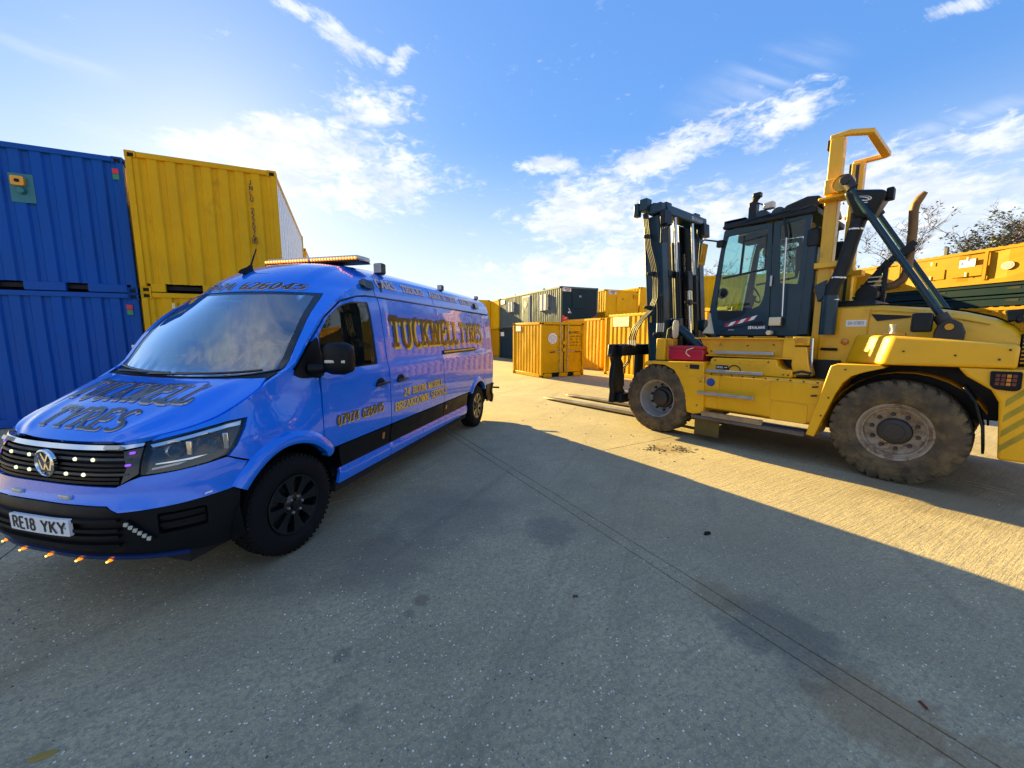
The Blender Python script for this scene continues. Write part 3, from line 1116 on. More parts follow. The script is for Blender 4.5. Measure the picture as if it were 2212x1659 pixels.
plate('name_sign', grey, LF, -8.3, -7.6, 1.72, 2.02, M_WHITE, .03, .02)
FN = front_fn(.02)


def nixon(t, fn, a, c, d, e):
    s = plate('name_sign', t, fn, a, c, d, e, M_WHITE, .02, .012)
    w = c - a
    h = e - d
    lettering('lettering', 'NIXON', h * .36, fn, M_BLACKP, s, .024, (a + w * .30, d + h * .52), width=w * .62, serif=False, stem=.2)
    plate('underline', t, fn, a + w * .3, a + w * .92, d + h * .30, d + h * .43, M_BLUEP, .024, .002, parent=s)
    lettering('lettering', 'HIRE', h * .16, fn, M_BLACKP, s, .024, (a + w * .42, d + h * .08), width=w * .4, serif=False, stem=.2)
    MB().tube([tuple(v) for v in np.stack(fn(np.array([a + w * (.15 + .10 * math.cos(i * .6)) for i in range(9)]), np.array([d + h * (.5 + .32 * math.sin(i * .6)) for i in range(9)])), 1) + np.array([-.03, 0, 0])], h * .04, 5).build('emblem', M_BLUEP, s)


nixon(grey, FN, -2.41, -1.85, 1.90, 2.09)
hp = plate('hatch', grey, FN, -1.76, -.80, 1.0, 1.80, M_NAVY, .03, .01)
for x in (-1.30, -1.22):
    plate('hatch_handle', grey, FN, x, x + .03, 1.60, 1.70, M_WHITE, .05, .004, parent=hp)
for a, s_ in ((-2.4, 1), (-.10, -1)):
    pts = [(a, .05), (a + s_ * .42, .28), (a + s_ * .42, .40), (a + s_ * .22, .52), (a, .62)]
    ch = skin('hazard_plate', [pts], FN, M_REDP, grey, step=2, off=.02, skirt=.01, smooth=0)
    for k in (.10, .28):
        skin('hazard_stripe', [[(a + s_ * k * .3, .12 + k), (a + s_ * k * .3 + s_ * .06, .12 + k), (a + s_ * (k * .3 + .26), .02 + k + .18), (a + s_ * (k * .3 + .2), .02 + k + .18)]], FN, M_WHITE, ch, step=2, off=.025, skirt=0, smooth=0)
skin('spray_mark', [[(-2.02, .72), (-1.94, .72), (-1.88, .80), (-2.02, .80)], ], FN, M_WHITE, grey, step=2, off=.012, skirt=0, smooth=0)
skin('spray_mark', [[(-2.0, .98), (-1.96, .98), (-1.80, .70), (-1.84, .70)]], FN, M_WHITE, grey, step=2, off=.012, skirt=0, smooth=0)
for x in (2.1, 6.1):
    MB().box(x, x + .12, 2.3, 2.42, 2.14, 2.26).build('lifting_lug', M_GREYC, grey, bevel=.01)
plate('name_sign', navy, left_fn(2.5, -.02), -8.35, -7.75, 1.62, 1.92, M_WHITE, .03, .02)

# row behind the grey cabin, left of it in the picture
c25 = Vector((math.sin(R(-25)), math.cos(R(-25))))
p2 = Vector((4.96, 22.66)) + c25 * 8.75
container('site_cabin', 'pale yellow cabin on top of the far row behind the grey cabin', p2, -25, 6.05, 2.5, 2.2, 2.16, M_YEL2, gF, cat='cabin', pitch=.22, depth=.03)
container('shipping_container', 'orange container at the bottom of the far row behind the grey cabin', p2, -25, 6.05, 2.5, 2.14, 0, M_ORG, gF)
container('shipping_container', 'olive yellow container on top of the stack just behind the van rear', (-1.72, 31.1), -24, 6.05, 2.44, 2.2, 2.24, M_YEL2, gF, corr_front=False)
container('shipping_container', 'orange container at the bottom of the stack just behind the van rear', (-1.72, 31.1), -24, 6.05, 2.44, 2.22, 0, M_ORG, gF, corr_front=False)

# small yellow store
st8 = container('store_container', 'small yellow storage container with double doors standing alone on the concrete', (3.10, 16.62), -29, 2.35, 2.2, 2.26, 0, M_YEL, None, front='doors', pockets=((.52, .86), (1.28, 1.66)), roofcorr=True, pitch=.235)
FD = front_fn(.045)
for a, c in ((-2.08, -1.06), (-1.03, -.12)):
    dd = plate('door', st8, FD, a, c, .19, 2.13, M_YEL, .0, .01, sk=.03)
    for z in (.56, 1.08, 1.60):
        for k in (0, .05):
            plate('pressed_rib', st8, FD, a + .07, c - .10, z + k, z + k + .016, M_YEL, .010, .004, parent=dd)
    for z in (.35, 1.1, 1.85):
        x = a if a < -2 else c - .05
        plate('hinge', st8, FD, x - .02, x + .07, z - .05, z + .05, M_YEL, .03, .008, parent=dd)
MB().box(.03, .06, 1.02, 1.07, .19, 2.13).build('door_gap_seal', M_DARK, st8)
for y in (1.26, .87):
    rod = MB().cyl((-.005, y, .12), (-.005, y, 2.2), .017, seg=10).build('lock_rod', M_STEEL, st8)
    for z in (.22, .7, 1.3, 2.05):
        MB().box(-.03, .03, y - .045, y + .045, z - .025, z + .025).build('rod_bracket', M_YEL, rod, bevel=.005)
for y0, y1 in ((1.26, 1.80), (.87, .27)):
    hd = MB().tube([(-.03, y0, 1.06), (-.05, y0 + (y1 - y0) * .4, 1.06), (-.06, y1, 1.03)], .016, 8).build('door_handle', M_STEEL, st8)
    MB().tube([(-.056, y0 + (y1 - y0) * .55, 1.05), (-.066, y1, 1.03)], .022, 8).build('grip', M_BLACKP, hd)
for z in (1.13, 1.42):
    MB().box(-.03, .04, .98, 1.13, z - .07, z + .07).build('lock_box', M_YEL, st8, bevel=.01)
ds = MB().lathe([(.225, 0), (.225, .006), (0, .006)], (.035, 1.62, 1.60), (-1, 0, 0), 32).build('round_sticker', M_WHITE, st8)
MG = mat('grey_line_print', (.40, .38, .36), .5)
MB().tube([(.022, 1.62 + .15 * math.cos(R(a)), 1.59 + .12 * math.sin(R(a))) for a in range(-20, 201, 14)], .012, 5).build('emblem_arch', MG, ds)
for dy in (-.04, .05):
    MB().tube([(.022, 1.62 + dy, 1.62), (.022, 1.62 + dy, 1.47), (.022, 1.62 + dy * 1.6, 1.41)], .010, 5).build('emblem_stem', MG, ds)
lettering('lettering', 'JNLU 090123', .095, FD, M_BLACKP, st8, .006, (-.81, 1.80), width=.56, serif=False, stem=.16)
lettering('lettering', '1', .095, FD, M_BLACKP, st8, .006, (-.17, 1.80), serif=False, stem=.16)
for k, (s_, n_) in enumerate((('MAX GROSS', '4000'), ('TARE', '630'), ('PAYLOAD', '3370'), ('CU CAP', '9.8'))):
    z = 1.66 - k * .125
    lettering('lettering', s_, .045, FD, M_BLACKP, st8, .006, (-.72, z), width=.24 if k != 1 else .12, serif=False, stem=.2)
    lettering('lettering', n_, .05, FD, M_BLACKP, st8, .006, (-.42, z), serif=False, stem=.2)
    lettering('lettering', 'KG', .045, FD, M_BLACKP, st8, .006, (-.22, z), serif=False, stem=.2)
lettering('lettering', '10122', .075, FD, M_BLACKP, st8, .006, (-.19, .98), serif=False, stem=.18, vertical=True)
plate('blank_sign', st8, left_fn(2.2, -.02), -2.08, -1.65, 1.90, 2.13, M_WHITE, .012, .01)

# containers to the right of the store
lc = container('shipping_container', 'long yellow corrugated container directly behind the small store', (6.56, 19.8), -25, 6.058, 2.438, 2.55, 0, M_YEL, gF, roofcorr=True)
cc_ = container('shipping_container', 'yellow corrugated container with a bleached sign behind the fork tines', (8.70, 12.45), -23, 6.058, 2.438, H20, 0, M_YEL, gF, roofcorr=True)
plate('bleached_sign', cc_, left_fn(2.438, -.02), -5.54, -4.52, 2.08, 2.48, M_PALEY, .012, .01)
plate('round_sticker', lc, front_fn(.02), -1.4, -1.0, 1.2, 1.6, M_WHITE, .01, .19)
yc1 = container('site_cabin', 'yellow cabin with a hatch and a name sign beside the grey cabin', (7.78, 24.16), -25, 8.5, 2.5, 2.17, 2.22, M_YEL2, gF, cat='cabin', corr_front=False, pitch=.22, depth=.03)
container('shipping_container', 'yellow container under the yellow cabin with a hatch', (7.78, 24.16), -25, 8.5, 2.5, 2.19, 0, M_YEL2, gF)
nixon(yc1, FN, -2.3, -1.74, 1.90, 2.12)
hp = plate('hatch', yc1, FN, -1.70, -.85, .9, 1.75, M_YEL2, .03, .01)
for x in (-1.28, -1.22):
    plate('hatch_handle', yc1, FN, x, x + .03, 1.60, 1.68, M_STEELD, .05, .004, parent=hp)
plate('junction_box', yc1, FN, -.40, -.18, 1.72, 1.92, M_ORG, .08, .02, sk=.08)
container('site_cabin', 'tall yellow cabin half hidden behind the forklift mast', (10.3, 25.7), -25, 8.5, 2.5, 2.4, 2.3, M_YEL2, gF, cat='cabin', corr_front=False)
container('shipping_container', 'yellow container under the tall cabin behind the forklift mast', (10.3, 25.7), -25, 8.5, 2.5, 2.29, 0, M_YEL2, gF)
container('site_cabin', 'yellow cabin seen through the forklift cab windows', (8.2, 18.1), 106, 6.4, 2.5, 2.2, 2.2, M_YEL2, gF, cat='cabin', pitch=.22, depth=.03)
container('shipping_container', 'yellow container under the cabin seen through the forklift cab', (8.2, 18.1), 106, 6.4, 2.5, 2.19, 0, M_YEL2, gF)

# right edge: yellow container, two dark floor frames, yellow cabin
gR = 'stack behind the forklift at the right edge'
PB = (17.81, 9.38)
LB = 9.6
container('shipping_container', 'yellow container at the bottom of the stack behind the forklift hood', PB, -9, LB, 2.44, 2.60, 0, M_YELB, gR, roofcorr=True)
for z0, lab in ((2.63, 'lower of two dark steel floor frames between yellow units'), (2.99, 'upper of two dark steel floor frames between yellow units')):
    t = empty('floor_frame', (PB[0], PB[1], z0), az_rz(-9))
    tag(t, lab, 'steel frame', gR)
    MB().box(0, LB, .02, 2.42, .0, .30).build('frame_body', M_FRAME, t, bevel=.01)
    MB().box(-.01, LB + .01, 2.42, 2.46, .24, .32).build('edge_rail', M_FRAME, t, bevel=.006)
    for x in (2.66, 4.42, 6.6):
        MB().box(x, x + .28, 2.40, 2.427, .13, .20).build('fork_pocket', M_DARK, t)
bup = container('site_cabin', 'low yellow cabin on top of the stack at the right edge', PB, -9, LB, 2.44, 1.10, 3.33, M_YELB, gR, cat='cabin', pitch=2.4, depth=.03, roofcorr=True)
LBf = left_fn(2.44, -.02)
plate('name_sign', bup, LBf, -4.15, -3.75, .60, .84, M_WHITE, .03, .015)
skin('arrow_print', [[(-4.10, .78), (-4.02, .72), (-4.10, .67)]], LBf, M_BLUEP, bup, step=2, off=.034, skirt=0, smooth=0)
pk = skin('oval_sticker', [[(-3.0 + .15 * math.cos(a * math.pi / 12), .50 + .12 * math.sin(a * math.pi / 12)) for a in range(24)]], LBf, MG, bup, step=2, off=.03, skirt=.004, smooth=0)
skin('oval_print', [[(-3.0 + .11 * math.cos(a * math.pi / 12), .51 + .08 * math.sin(a * math.pi / 12)) for a in range(24)]], LBf, M_PINKP, pk, step=2, off=.034, skirt=0, smooth=0)
for x in (3.5, 1.8, 5.9, 7.6):
    plate('wall_rib', bup, LBf, -x - .04, -x + .04, .14, 1.0, M_YELB, .05, .01, sk=.05)
for x in (3.95, 4.9):
    plate('shutter', bup, LBf, -x - .38, -x + .38, .30, .62, M_YELB, .02, .01, sk=.02)
    plate('shutter_catch', bup, LBf, -x - .02, -x + .02, .30, .44, M_STEEL, .05, .004)
    plate('shutter_catch', bup, LBf, -x - .02, -x + .02, .80, .92, M_STEEL, .05, .004)
plate('roof_stub', bup, LBf, -4.62, -4.54, 1.08, 1.36, M_STEELD, .0, .01, sk=.08)

# ---------------------------------------------------------------- trees beyond the containers
M_BARK = mat('bark', (.085, .065, .048), .9, var=.3, vscale=6, bump=.5, bscale=20)
LEAFM = {}


def leaf_mat(name, c1, c2):
    m = bpy.data.materials.new(name)
    m.use_nodes = True
    t = m.node_tree
    p = t.nodes['Principled BSDF']
    q = NB(t)
    g = q.n('ShaderNodeNewGeometry')
    c = q.mix(g.outputs['Random Per Island'], c1 + (1,), c2 + (1,))
    q.link(c, p.inputs['Base Color'])
    p.inputs['Roughness'].default_value = .6
    p.inputs['Transmission Weight'].default_value = 0
    p.inputs['Subsurface Weight'].default_value = 0
    return m


M_LEAFB = leaf_mat('autumn_leaves', (.09, .035, .012), (.13, .075, .02))
M_LEAFG = leaf_mat('green_leaves', (.025, .05, .015), (.07, .08, .02))


def tree(name, label, loc, height, spread, leaf, nleaf, seed, lsize=.12):
    rnd = random.Random(seed)
    t = empty(name, loc)
    tag(t, label, 'tree', 'trees behind the containers')
    tr, tw = MB(), MB()
    tips = []

    def limb(p, d, ln, r, lv):
        pts, rs = [p], [r]
        n = 5 if lv < 2 else 3
        dd = d.copy()
        for i in range(n):
            dd = (dd + Vector((rnd.uniform(-.22, .22), rnd.uniform(-.22, .22), rnd.uniform(-.05, .18)))).normalized()
            pts.append(pts[-1] + dd * (ln / n))
            rs.append(r * (1 - .78 * (i + 1) / n))
        (tr if lv == 0 else tw).tube(pts, rs, 7 if lv < 2 else 4, False)
        if lv >= 2:
            tips.extend(pts[1:])
        if lv >= 4:
            return
        k = {0: 13, 1: 7, 2: 5, 3: 3}[lv]
        for j in range(k):
            f = rnd.uniform(.25 if lv == 0 else .15, 1.0)
            i = min(int(f * n), n - 1)
            q = pts[i].lerp(pts[i + 1], f * n - i)
            a = rnd.uniform(0, 2 * math.pi)
            up = rnd.uniform(.25, .9) if lv == 0 else rnd.uniform(-.1, .8)
            nd = Vector((math.cos(a), math.sin(a), up)).normalized()
            nd = (nd + dd * .5).normalized()
            base = height * (.36, .20, .12, .07)[lv] * spread
            limb(q, nd, base * rnd.uniform(.6, 1.15), max(.013, rs[i] * (.55 if lv == 0 else .6)), lv + 1)
    limb(Vector((0, 0, 0)), Vector((0, 0, 1)), height * .85, height * .022, 0)
    tr.build('trunk', M_BARK, t, fix=False)
    tw.build('branches', M_BARK, t, fix=False)
    cr = MB()
    hubs = [rnd.choice(tips) for k in range(max(60, nleaf // 22))]
    for i in range(nleaf):
        p = (rnd.choice(hubs) if rnd.random() < .75 else rnd.choice(tips)) + Vector((rnd.gauss(0, .16), rnd.gauss(0, .16), rnd.gauss(0, .10))) + Vector((rnd.gauss(0, .16), rnd.gauss(0, .16), rnd.gauss(0, .12)))
        a = Vector((rnd.gauss(0, 1), rnd.gauss(0, 1), rnd.gauss(0, .5))).normalized()
        c = a.cross(Vector((rnd.gauss(0, 1), rnd.gauss(0, 1), rnd.gauss(0, 1)))).normalized()
        s = lsize * rnd.uniform(.5, 1.1)
        cr.add([p - a * s, p + c * s * .45, p + a * s, p - c * s * .45], [(0, 1, 2, 3)])
    cr.build('crown', leaf, t, smooth=0, fix=False)
    return t


TR = [((33.0, 23.0, 0), 10.3, 1.0, M_LEAFB, 5200, 'tall brown leaved tree at the right edge of the picture'),
      ((30.5, 26.5, 0), 9.0, .9, M_LEAFG, 3000, 'dark green leaved tree left of the tall brown one'),
      ((29.0, 31.0, 0), 9.6, .8, M_LEAFB, 500, 'slim nearly bare tree between exhaust pipe and right edge'),
      ((25.0, 30.0, 0), 10.4, 1.0, M_LEAFB, 1500, 'spreading brown tree behind the exhaust pipe'),
      ((21.5, 29.0, 0), 9.4, .95, M_LEAFB, 2000, 'brown leaved tree behind the air intake pipe'),
      ((22.5, 27.0, 0), 6.6, .8, M_LEAFG, 2600, 'short dense green tree behind the forklift struts'),
      ((14.5, 34.5, 0), 6.2, .8, M_LEAFG, 900, 'thin green tree seen through the forklift cab window'),
      ((17.8, 33.0, 0), 7.0, .9, M_LEAFB, 900, 'bare twiggy tree seen between cab and yellow posts'),
      ((40.0, 30.0, 0), 12.0, 1.0, M_LEAFB, 1500, 'broad brown tree farthest right behind the others')]
for i, (p, h, s, m, n, lab) in enumerate(TR):
    tree('autumn_tree' if m is M_LEAFB else 'green_tree', lab, p, h * .93, s, m, n, 40 + i)

# ---------------------------------------------------------------- blue breakdown van
def pch(xs, ys):
    xs, ys = np.array(xs, float), np.array(ys, float)
    h = np.diff(xs)
    d = np.diff(ys) / h
    m = np.zeros_like(ys)
    m[0], m[-1] = d[0], d[-1]
    for i in range(1, len(xs) - 1):
        if d[i - 1] * d[i] > 0:
            w1, w2 = 2 * h[i] + h[i - 1], h[i] + 2 * h[i - 1]
            m[i] = (w1 + w2) / (w1 / d[i - 1] + w2 / d[i])

    def f(x):
        x = np.clip(np.asarray(x, float), xs[0], xs[-1])
        i = np.clip(np.searchsorted(xs, x) - 1, 0, len(xs) - 2)
        t = (x - xs[i]) / h[i]
        t2 = t * t
        t3 = t2 * t
        return (2 * t3 - 3 * t2 + 1) * ys[i] + (t3 - 2 * t2 + t) * h[i] * m[i] + (-2 * t3 + 3 * t2) * ys[i + 1] + (t3 - t2) * h[i] * m[i + 1]
    return f


XS, NE, XR, RD = .15, 2.8, -5.35, .32
QR = 1 + XS - XR
wz = pch([.30, .40, .50, .525, .70, .745, 1.0, 1.36, 1.40, 1.45, 1.55, 1.9, 2.15, 2.18, 2.25, 2.36, 2.46],
         [.955, .985, .99, .966, .985, 1.0, 1.012, 1.014, 1.012, .992, .985, .955, .927, .912, .9, .86, .79])
wf = pch([.30, .5, .8, 1.0, 1.1, 1.2, 1.3, 1.4, 1.5, 2.4], [.93, .97, .99, .975, .955, .925, .905, .90, .91, .8])
VX0 = pch([.25, .42, .55, .72, .78, .86, 1.0, 1.1, 1.2, 1.5], [.90, .97, 1.0, 1.0, .965, .95, .915, .86, .79, .45])


def smst(t):
    t = np.clip(t, 0, 1)
    return t * t * (3 - 2 * t)


def vW(x, z):
    a = smst((np.asarray(x) + .40) / .55)
    w = wz(z) * (1 - a) + wf(z) * a
    bx = smst((-1.49 - x) / .04) * smst((x + 5.02) / .06) * smst((z - 1.47) / .03) * smst((2.135 - z) / .03)
    lc = 1.235 + .028 * np.clip(x + 1.2, -1.2, 1)
    sw_ = np.exp(-((z - lc) / .018) ** 2) * smst((-.0 - x) / .3) * smst((x + 4.0) / 1.0)
    return w - .010 * bx + .006 * sw_


def wrapL(q, z):
    q, z = np.asarray(q, float), np.asarray(z, float)
    th = np.clip(np.abs(q), 0, 1) * math.pi / 2
    c = np.maximum(np.cos(th), 0) ** (2 / NE)
    s = np.maximum(np.sin(th), 0) ** (2 / NE)
    a = np.abs(q)
    x = np.where(a <= 1, XS + (VX0(z) - XS) * c, XS - (a - 1))
    w = vW(np.clip(x, XR, XS), z)
    y = np.where(a <= 1, w * s, w)
    tr = np.clip(a - QR, 0, 1) * math.pi / 2
    cr, sr = np.maximum(np.cos(tr), 0) ** (2 / NE), np.sin(tr) ** (2 / NE)
    x = np.where(a > QR, XR - RD * sr, x)
    y = np.where(a > QR, w * cr, y)
    return x, np.where(q < 0, -y, y), z


def wrapR(q, z):
    x, y, zz = wrapL(q, z)
    return x, -y, zz


def Q(x, z=.8):
    if x <= XS:
        return 1 + XS - x
    r = min(1, (x - XS) / (float(VX0(z)) - XS))
    return math.acos(r ** (NE / 2)) / (math.pi / 2)


def ywrap(x, z):
    x, z = np.asarray(x, float), np.asarray(z, float)
    r = np.clip((x - XS) / np.maximum(VX0(z) - XS, .05), 0, 1)
    w = vW(np.clip(x, XR, XS), z)
    r2 = np.clip((XR - x) / RD, 0, 1)
    return w * (1 - r ** NE) ** (1 / NE) * (1 - r2 ** NE) ** (1 / NE)


TT = list(range(17))
CXl = [.845, .79, .60, .30, .14, .07, -.10, -.29, -.47, -.60, -.80, -1.10, -1.55, -2.4, -5.0, -5.45, -5.64]
CZl = [1.105, 1.155, 1.265, 1.385, 1.43, 1.45, 1.69, 1.93, 2.145, 2.28, 2.41, 2.52, 2.585, 2.61, 2.61, 2.57, 2.47]
EXl = [.775, .715, .50, .20, .03, -.10, -.27, -.48, -.78, -.95, -1.13, -1.38, -1.78, -2.4, -5.0, -5.40, -5.50]
EZl = [1.128, 1.148, 1.215, 1.36, 1.455, 1.525, 1.74, 1.955, 2.155, 2.235, 2.31, 2.375, 2.42, 2.44, 2.44, 2.40, 2.34]
fCx, fCz, fEx, fEz = pch(TT, CXl), pch(TT, CZl), pch(TT, EXl), pch(TT, EZl)
US = .12


def topS(u, v):
    """bonnet, windscreen and roof in one skin: u = station * US, v = -1..1 across"""
    t = np.asarray(u, float) / US
    v = np.asarray(v, float)
    a = np.clip(np.abs(v), 0, 1.02)
    ex, ez = fEx(t), fEz(t)
    ye = ywrap(ex, ez)
    x = fCx(t) + (ex - fCx(t)) * a ** 2.2
    z = fCz(t) + (ez - fCz(t)) * a ** 2.8
    hood = smst((4.2 - t) / 1.5)
    z = z + .016 * np.exp(-((a - .66) / .09) ** 2) * hood * smst((t - .2) / .8) - .010 * np.exp(-((a - .82) / .09) ** 2) * hood
    fore = smst((t - 8.3) / .8) * smst((13.5 - t) / 3)
    z = z + .022 * fore * (smst((.66 - a) / .07) - .5)
    return x, v * ye, z


VANL = (-2.714, 3.23)
van = empty('breakdown_van', (VANL[0], VANL[1], 0), az_rz(194.2))
tag(van, 'blue high roof breakdown van with gold and black lettering and an amber light bar', 'van')
M_VB = mat('van_blue_paint', (.0, .175, .84), .26, coat=1.0, var=.03, rvar=.02, dirt=.06, dirtcol=(.02, .08, .32), dscale=2.0, spec=.25, coat_ior=1.5, film=.25)
M_PLB = mat('black_plastic', (.004, .005, .007), .5, var=.15, bump=.12, bscale=180, spec=.22)
M_GLB = mat('gloss_black', (.004, .005, .006), .2, coat=.35)
M_CHR = mat('chrome', (.75, .75, .74), .12, metal=1.0, var=.02)
M_TYRE = mat('tyre_rubber', (.007, .007, .008), .85, spec=.2, var=.2, dirt=.2, dirtcol=(.03, .026, .022), bump=.3, bscale=80)
M_VGL = glass_mat('windscreen_glass', (.26, .46, .54), refl=4.6)
M_VGL2 = glass_mat('side_window_glass', (.38, .50, .50), refl=1.4)
M_INT = mat('cab_trim', (.035, .038, .042), .8)
M_INT2 = mat('cab_lining', (.05, .055, .06), .8)
M_GOLD = mat('gold_lettering', (.98, .56, .045), .4, coat=.1, var=.06)
M_LBLK = mat('black_lettering', (.018, .016, .010), .3, coat=.5)
M_LCRM = mat('cream_lettering', (.62, .46, .36), .4, coat=.3)
M_AMB = mat('amber_led', (.9, .25, .01), .3, emit=(1.0, .20, .0), estr=.42)
M_AMBH = mat('amber_led_core', (1, .7, .3), .3, emit=(1.0, .50, .08), estr=.9)
M_LEDW = mat('warm_led', (.9, .9, .6), .3, emit=(.9, .95, .5), estr=.3)
M_LEDP = mat('violet_led', (.3, .1, .8), .3, emit=(.35, .08, .9), estr=.16)
M_LENS = glass_mat('lamp_lens', (.92, .93, .93), refl=.7)
M_LEDS = mat('clear_led_strip', (.55, .52, .42), .25, coat=.5)
M_REDL = mat('red_lamp', (.40, .01, .015), .2, coat=.8)
M_AMBP = mat('amber_lens', (.55, .20, .02), .25, coat=.6)

Ecurve = list(zip(EXl, EZl))
fEzx = pch(sorted(EXl), [z for _, z in sorted(Ecurve)])


def S(x, z):
    return (Q(x, z), z)


def sideloop(pts):
    return [S(x, z) for x, z in pts]


AX, AZ, AR, AF = .02, .43, .478, .575
BX, BZ, BR, BF = -4.47, .42, .47, .555


def arcpts(cx, cz, r, a0, a1, n=14):
    return [(cx + r * math.cos(R(a0 + (a1 - a0) * i / n)), cz + r * math.sin(R(a0 + (a1 - a0) * i / n))) for i in range(n + 1)]


HLq = [(.393, 1.108), (.55, 1.138), (.691, 1.164), (.80, 1.18), (.901, 1.186), (.885, 1.13), (.859, 1.079), (.83, 1.02), (.791, .974), (.70, .950), (.553, .933), (.395, .922)]
for side, fn, fl in ((1, wrapL, False), (-1, wrapR, True)):
    def pan(name, loop, m=M_VB, holes=(), off=0.0, skirt=.03, step=.055, parent=None):
        return skin(name, [loop] + list(holes), fn, m, parent or van, step, off, skirt, 40, fl)
    # wing
    wl = [S(x, float(fEzx(x)) - .004) for x in (.71, .6, .5, .4, .3, .2, .1, .0, -.09)]
    wl += sideloop([(-.165, 1.432), (-.315, 1.405), (-.325, 1.2), (-.33, .898)])
    wl += sideloop(arcpts(AX, AZ, AF, 126, 52, 10)) + [S(.455, .80), (.90, .90), (.80, .962), (.845, 1.02), (.872, 1.079), (.897, 1.13), (.915, 1.192), (.80, 1.188), (.691, 1.171), (.55, 1.145), (.41, 1.116)]
    pan('front_wing', wl)
    # wheel-arch flares
    for (cx, cz, r0, r1, a0, a1, nm) in ((AX, AZ, AR, AF, -32, 146, 'wheel_arch'), (BX, BZ, BR, BF, 36, 146, 'wheel_arch')):
        mb = MB()
        secs = []
        if cx > -1:
            a0, a1 = 34, 146.5
        for i in range(29):
            a = a0 + (a1 - a0) * i / 28
            row = []
            for r, o in ((r1 + .004, .0), (r1 - .01, .012), (r1 - .045, .030), (r0 + .02, .034), (r0, .024), (r0 - .004, -.05)):
                x, z = cx + r * math.cos(R(a)), cz + r * math.sin(R(a))
                q = Q(x, z)
                p = np.array(fn(q, z), float)
                e = 1e-3
                n = np.cross(np.array(fn(q + e, z), float) - np.array(fn(q - e, z), float), np.array(fn(q, z + e), float) - np.array(fn(q, z - e), float))
                n /= np.linalg.norm(n)
                row.append(tuple(p + n * o * (1 if side > 0 else -1)))
            secs.append(row)
        mb.loft(secs, False, False)
        mb.build(nm, M_VB, van, smooth=50)
    # dark liner inside the arches
    for cx, cz, r0 in ((AX, AZ, AR), (BX, BZ, BR)):
        mb = MB()
        secs = [[(cx + (r0 + .005) * math.cos(R(a)), side * y, cz + (r0 + .005) * math.sin(R(a))) for y in (.96, .45)] for a in range(-8, 190, 12)]
        mb.loft(secs, False, False)
        mb.build('arch_liner', M_PLB, van, fix=False)
        MB().add([(cx + (r0 + .02) * math.cos(R(a)), side * .46, cz + (r0 + .02) * math.sin(R(a))) for a in range(-10, 191, 10)], [tuple(range(21))]).build('arch_wall', M_DARK, van)
    # front door with its window
    dl = sideloop([(-.34, 1.40), (-.34, .905)] + arcpts(AX, AZ, AF + .008, 128, 146, 4) + [(-.47, .752), (-1.415, .752), (-1.40, 1.4), (-1.385, 1.8), (-1.36, 2.172),
                   (-1.17, 2.168), (-1.0, 2.150), (-.735, 2.083), (-.495, 1.922), (-.305, 1.722), (-.345, 1.66), (-.365, 1.42)])
    wl2 = rounded(sideloop([(-.385, 1.50), (-.385, 1.765), (-.535, 1.935), (-.71, 2.048), (-.90, 2.098), (-1.165, 2.115), (-1.20, 1.96), (-1.222, 1.455), (-.86, 1.455), (-.40, 1.455)]), .03)
    door = pan('front_door', dl, holes=[wl2])
    pan('window_glass', [((q - 3) * 1.0 + 3, z) for q, z in wl2], M_VGL2, off=-.012, skirt=0, step=.1, parent=door)
    ring_o = wl2
    # rubber frame round the window
    cq = np.mean([p[0] for p in wl2])
    cz_ = np.mean([p[1] for p in wl2])
    inner = [(cq + (q - cq) * .955, cz_ + (z - cz_) * .955) for q, z in wl2]
    pan('window_seal', wl2, M_GLB, holes=[inner], off=-.008, skirt=0, parent=door)
    tri = pan('mirror_base', rounded(sideloop([(-.10, 1.455), (-.275, 1.69), (-.36, 1.76), (-.385, 1.50), (-.38, 1.415), (-.17, 1.415)]), .03), M_PLB, off=.014, skirt=.03)
    # sliding door (nearside) and rear quarter
    pan('sliding_door', sideloop([(-1.43, .752), (-2.895, .752), (-2.88, 1.5), (-2.84, 2.170), (-1.375, 2.170), (-1.40, 1.8), (-1.415, 1.4)]))
    ra = arcpts(BX, BZ, BF + .003, 36.5, 143.5, 16)
    pan('rear_quarter', [S(-2.905, .752), S(-2.89, 1.5), S(-2.85, 2.170), (QR + .10, 2.15), (QR + .22, 1.9), (QR + .24, .752)] + [S(BX - BF - .02, .752)] + sideloop(ra[::-1]) + [S(BX + BF + .02, .752)])
    # upper sides, three lengths
    pan('pillar_panel', [S(x, float(fEzx(x)) - .002) for x in (-.11, -.2, -.3, -.4, -.5, -.6, -.7, -.8, -.9, -1.0, -1.1, -1.2, -1.30)] + sideloop([(-1.345, 2.19), (-1.17, 2.186), (-1.0, 2.166), (-.72, 2.098), (-.482, 1.936), (-.290, 1.735), (-.14, 1.545)]))
    pan('high_roof_side', [S(x, float(fEzx(x)) - .002) for x in (-1.315, -1.5, -1.7, -1.9, -2.1, -2.4, -2.74)] + sideloop([(-2.80, 2.19), (-1.36, 2.19)]))
    pan('high_roof_side', [S(x, float(fEzx(x)) - .002) for x in (-2.755, -3.2, -3.8, -4.4, -5.0, -5.2, -5.34)] + [(QR + .12, 2.19)] + sideloop([(-4.5, 2.19), (-2.815, 2.19)]))
    # gutter channel
    mb = MB()
    for pts_ in ([(-.14, 1.545), (-.290, 1.735), (-.482, 1.93), (-.72, 2.092), (-1.0, 2.160), (-1.17, 2.180), (-1.36, 2.182)], [(-1.36, 2.182), (-3, 2.182), (-4.5, 2.182), (-5.3, 2.182)]):
        mb.tube([tuple(np.array(fn(Q(x, z), z)) + np.array([0, -side * .012, 0])) for x, z in pts_], .011, 6)
        mb.build('gutter_seal', M_GLB, van)
        mb = MB()
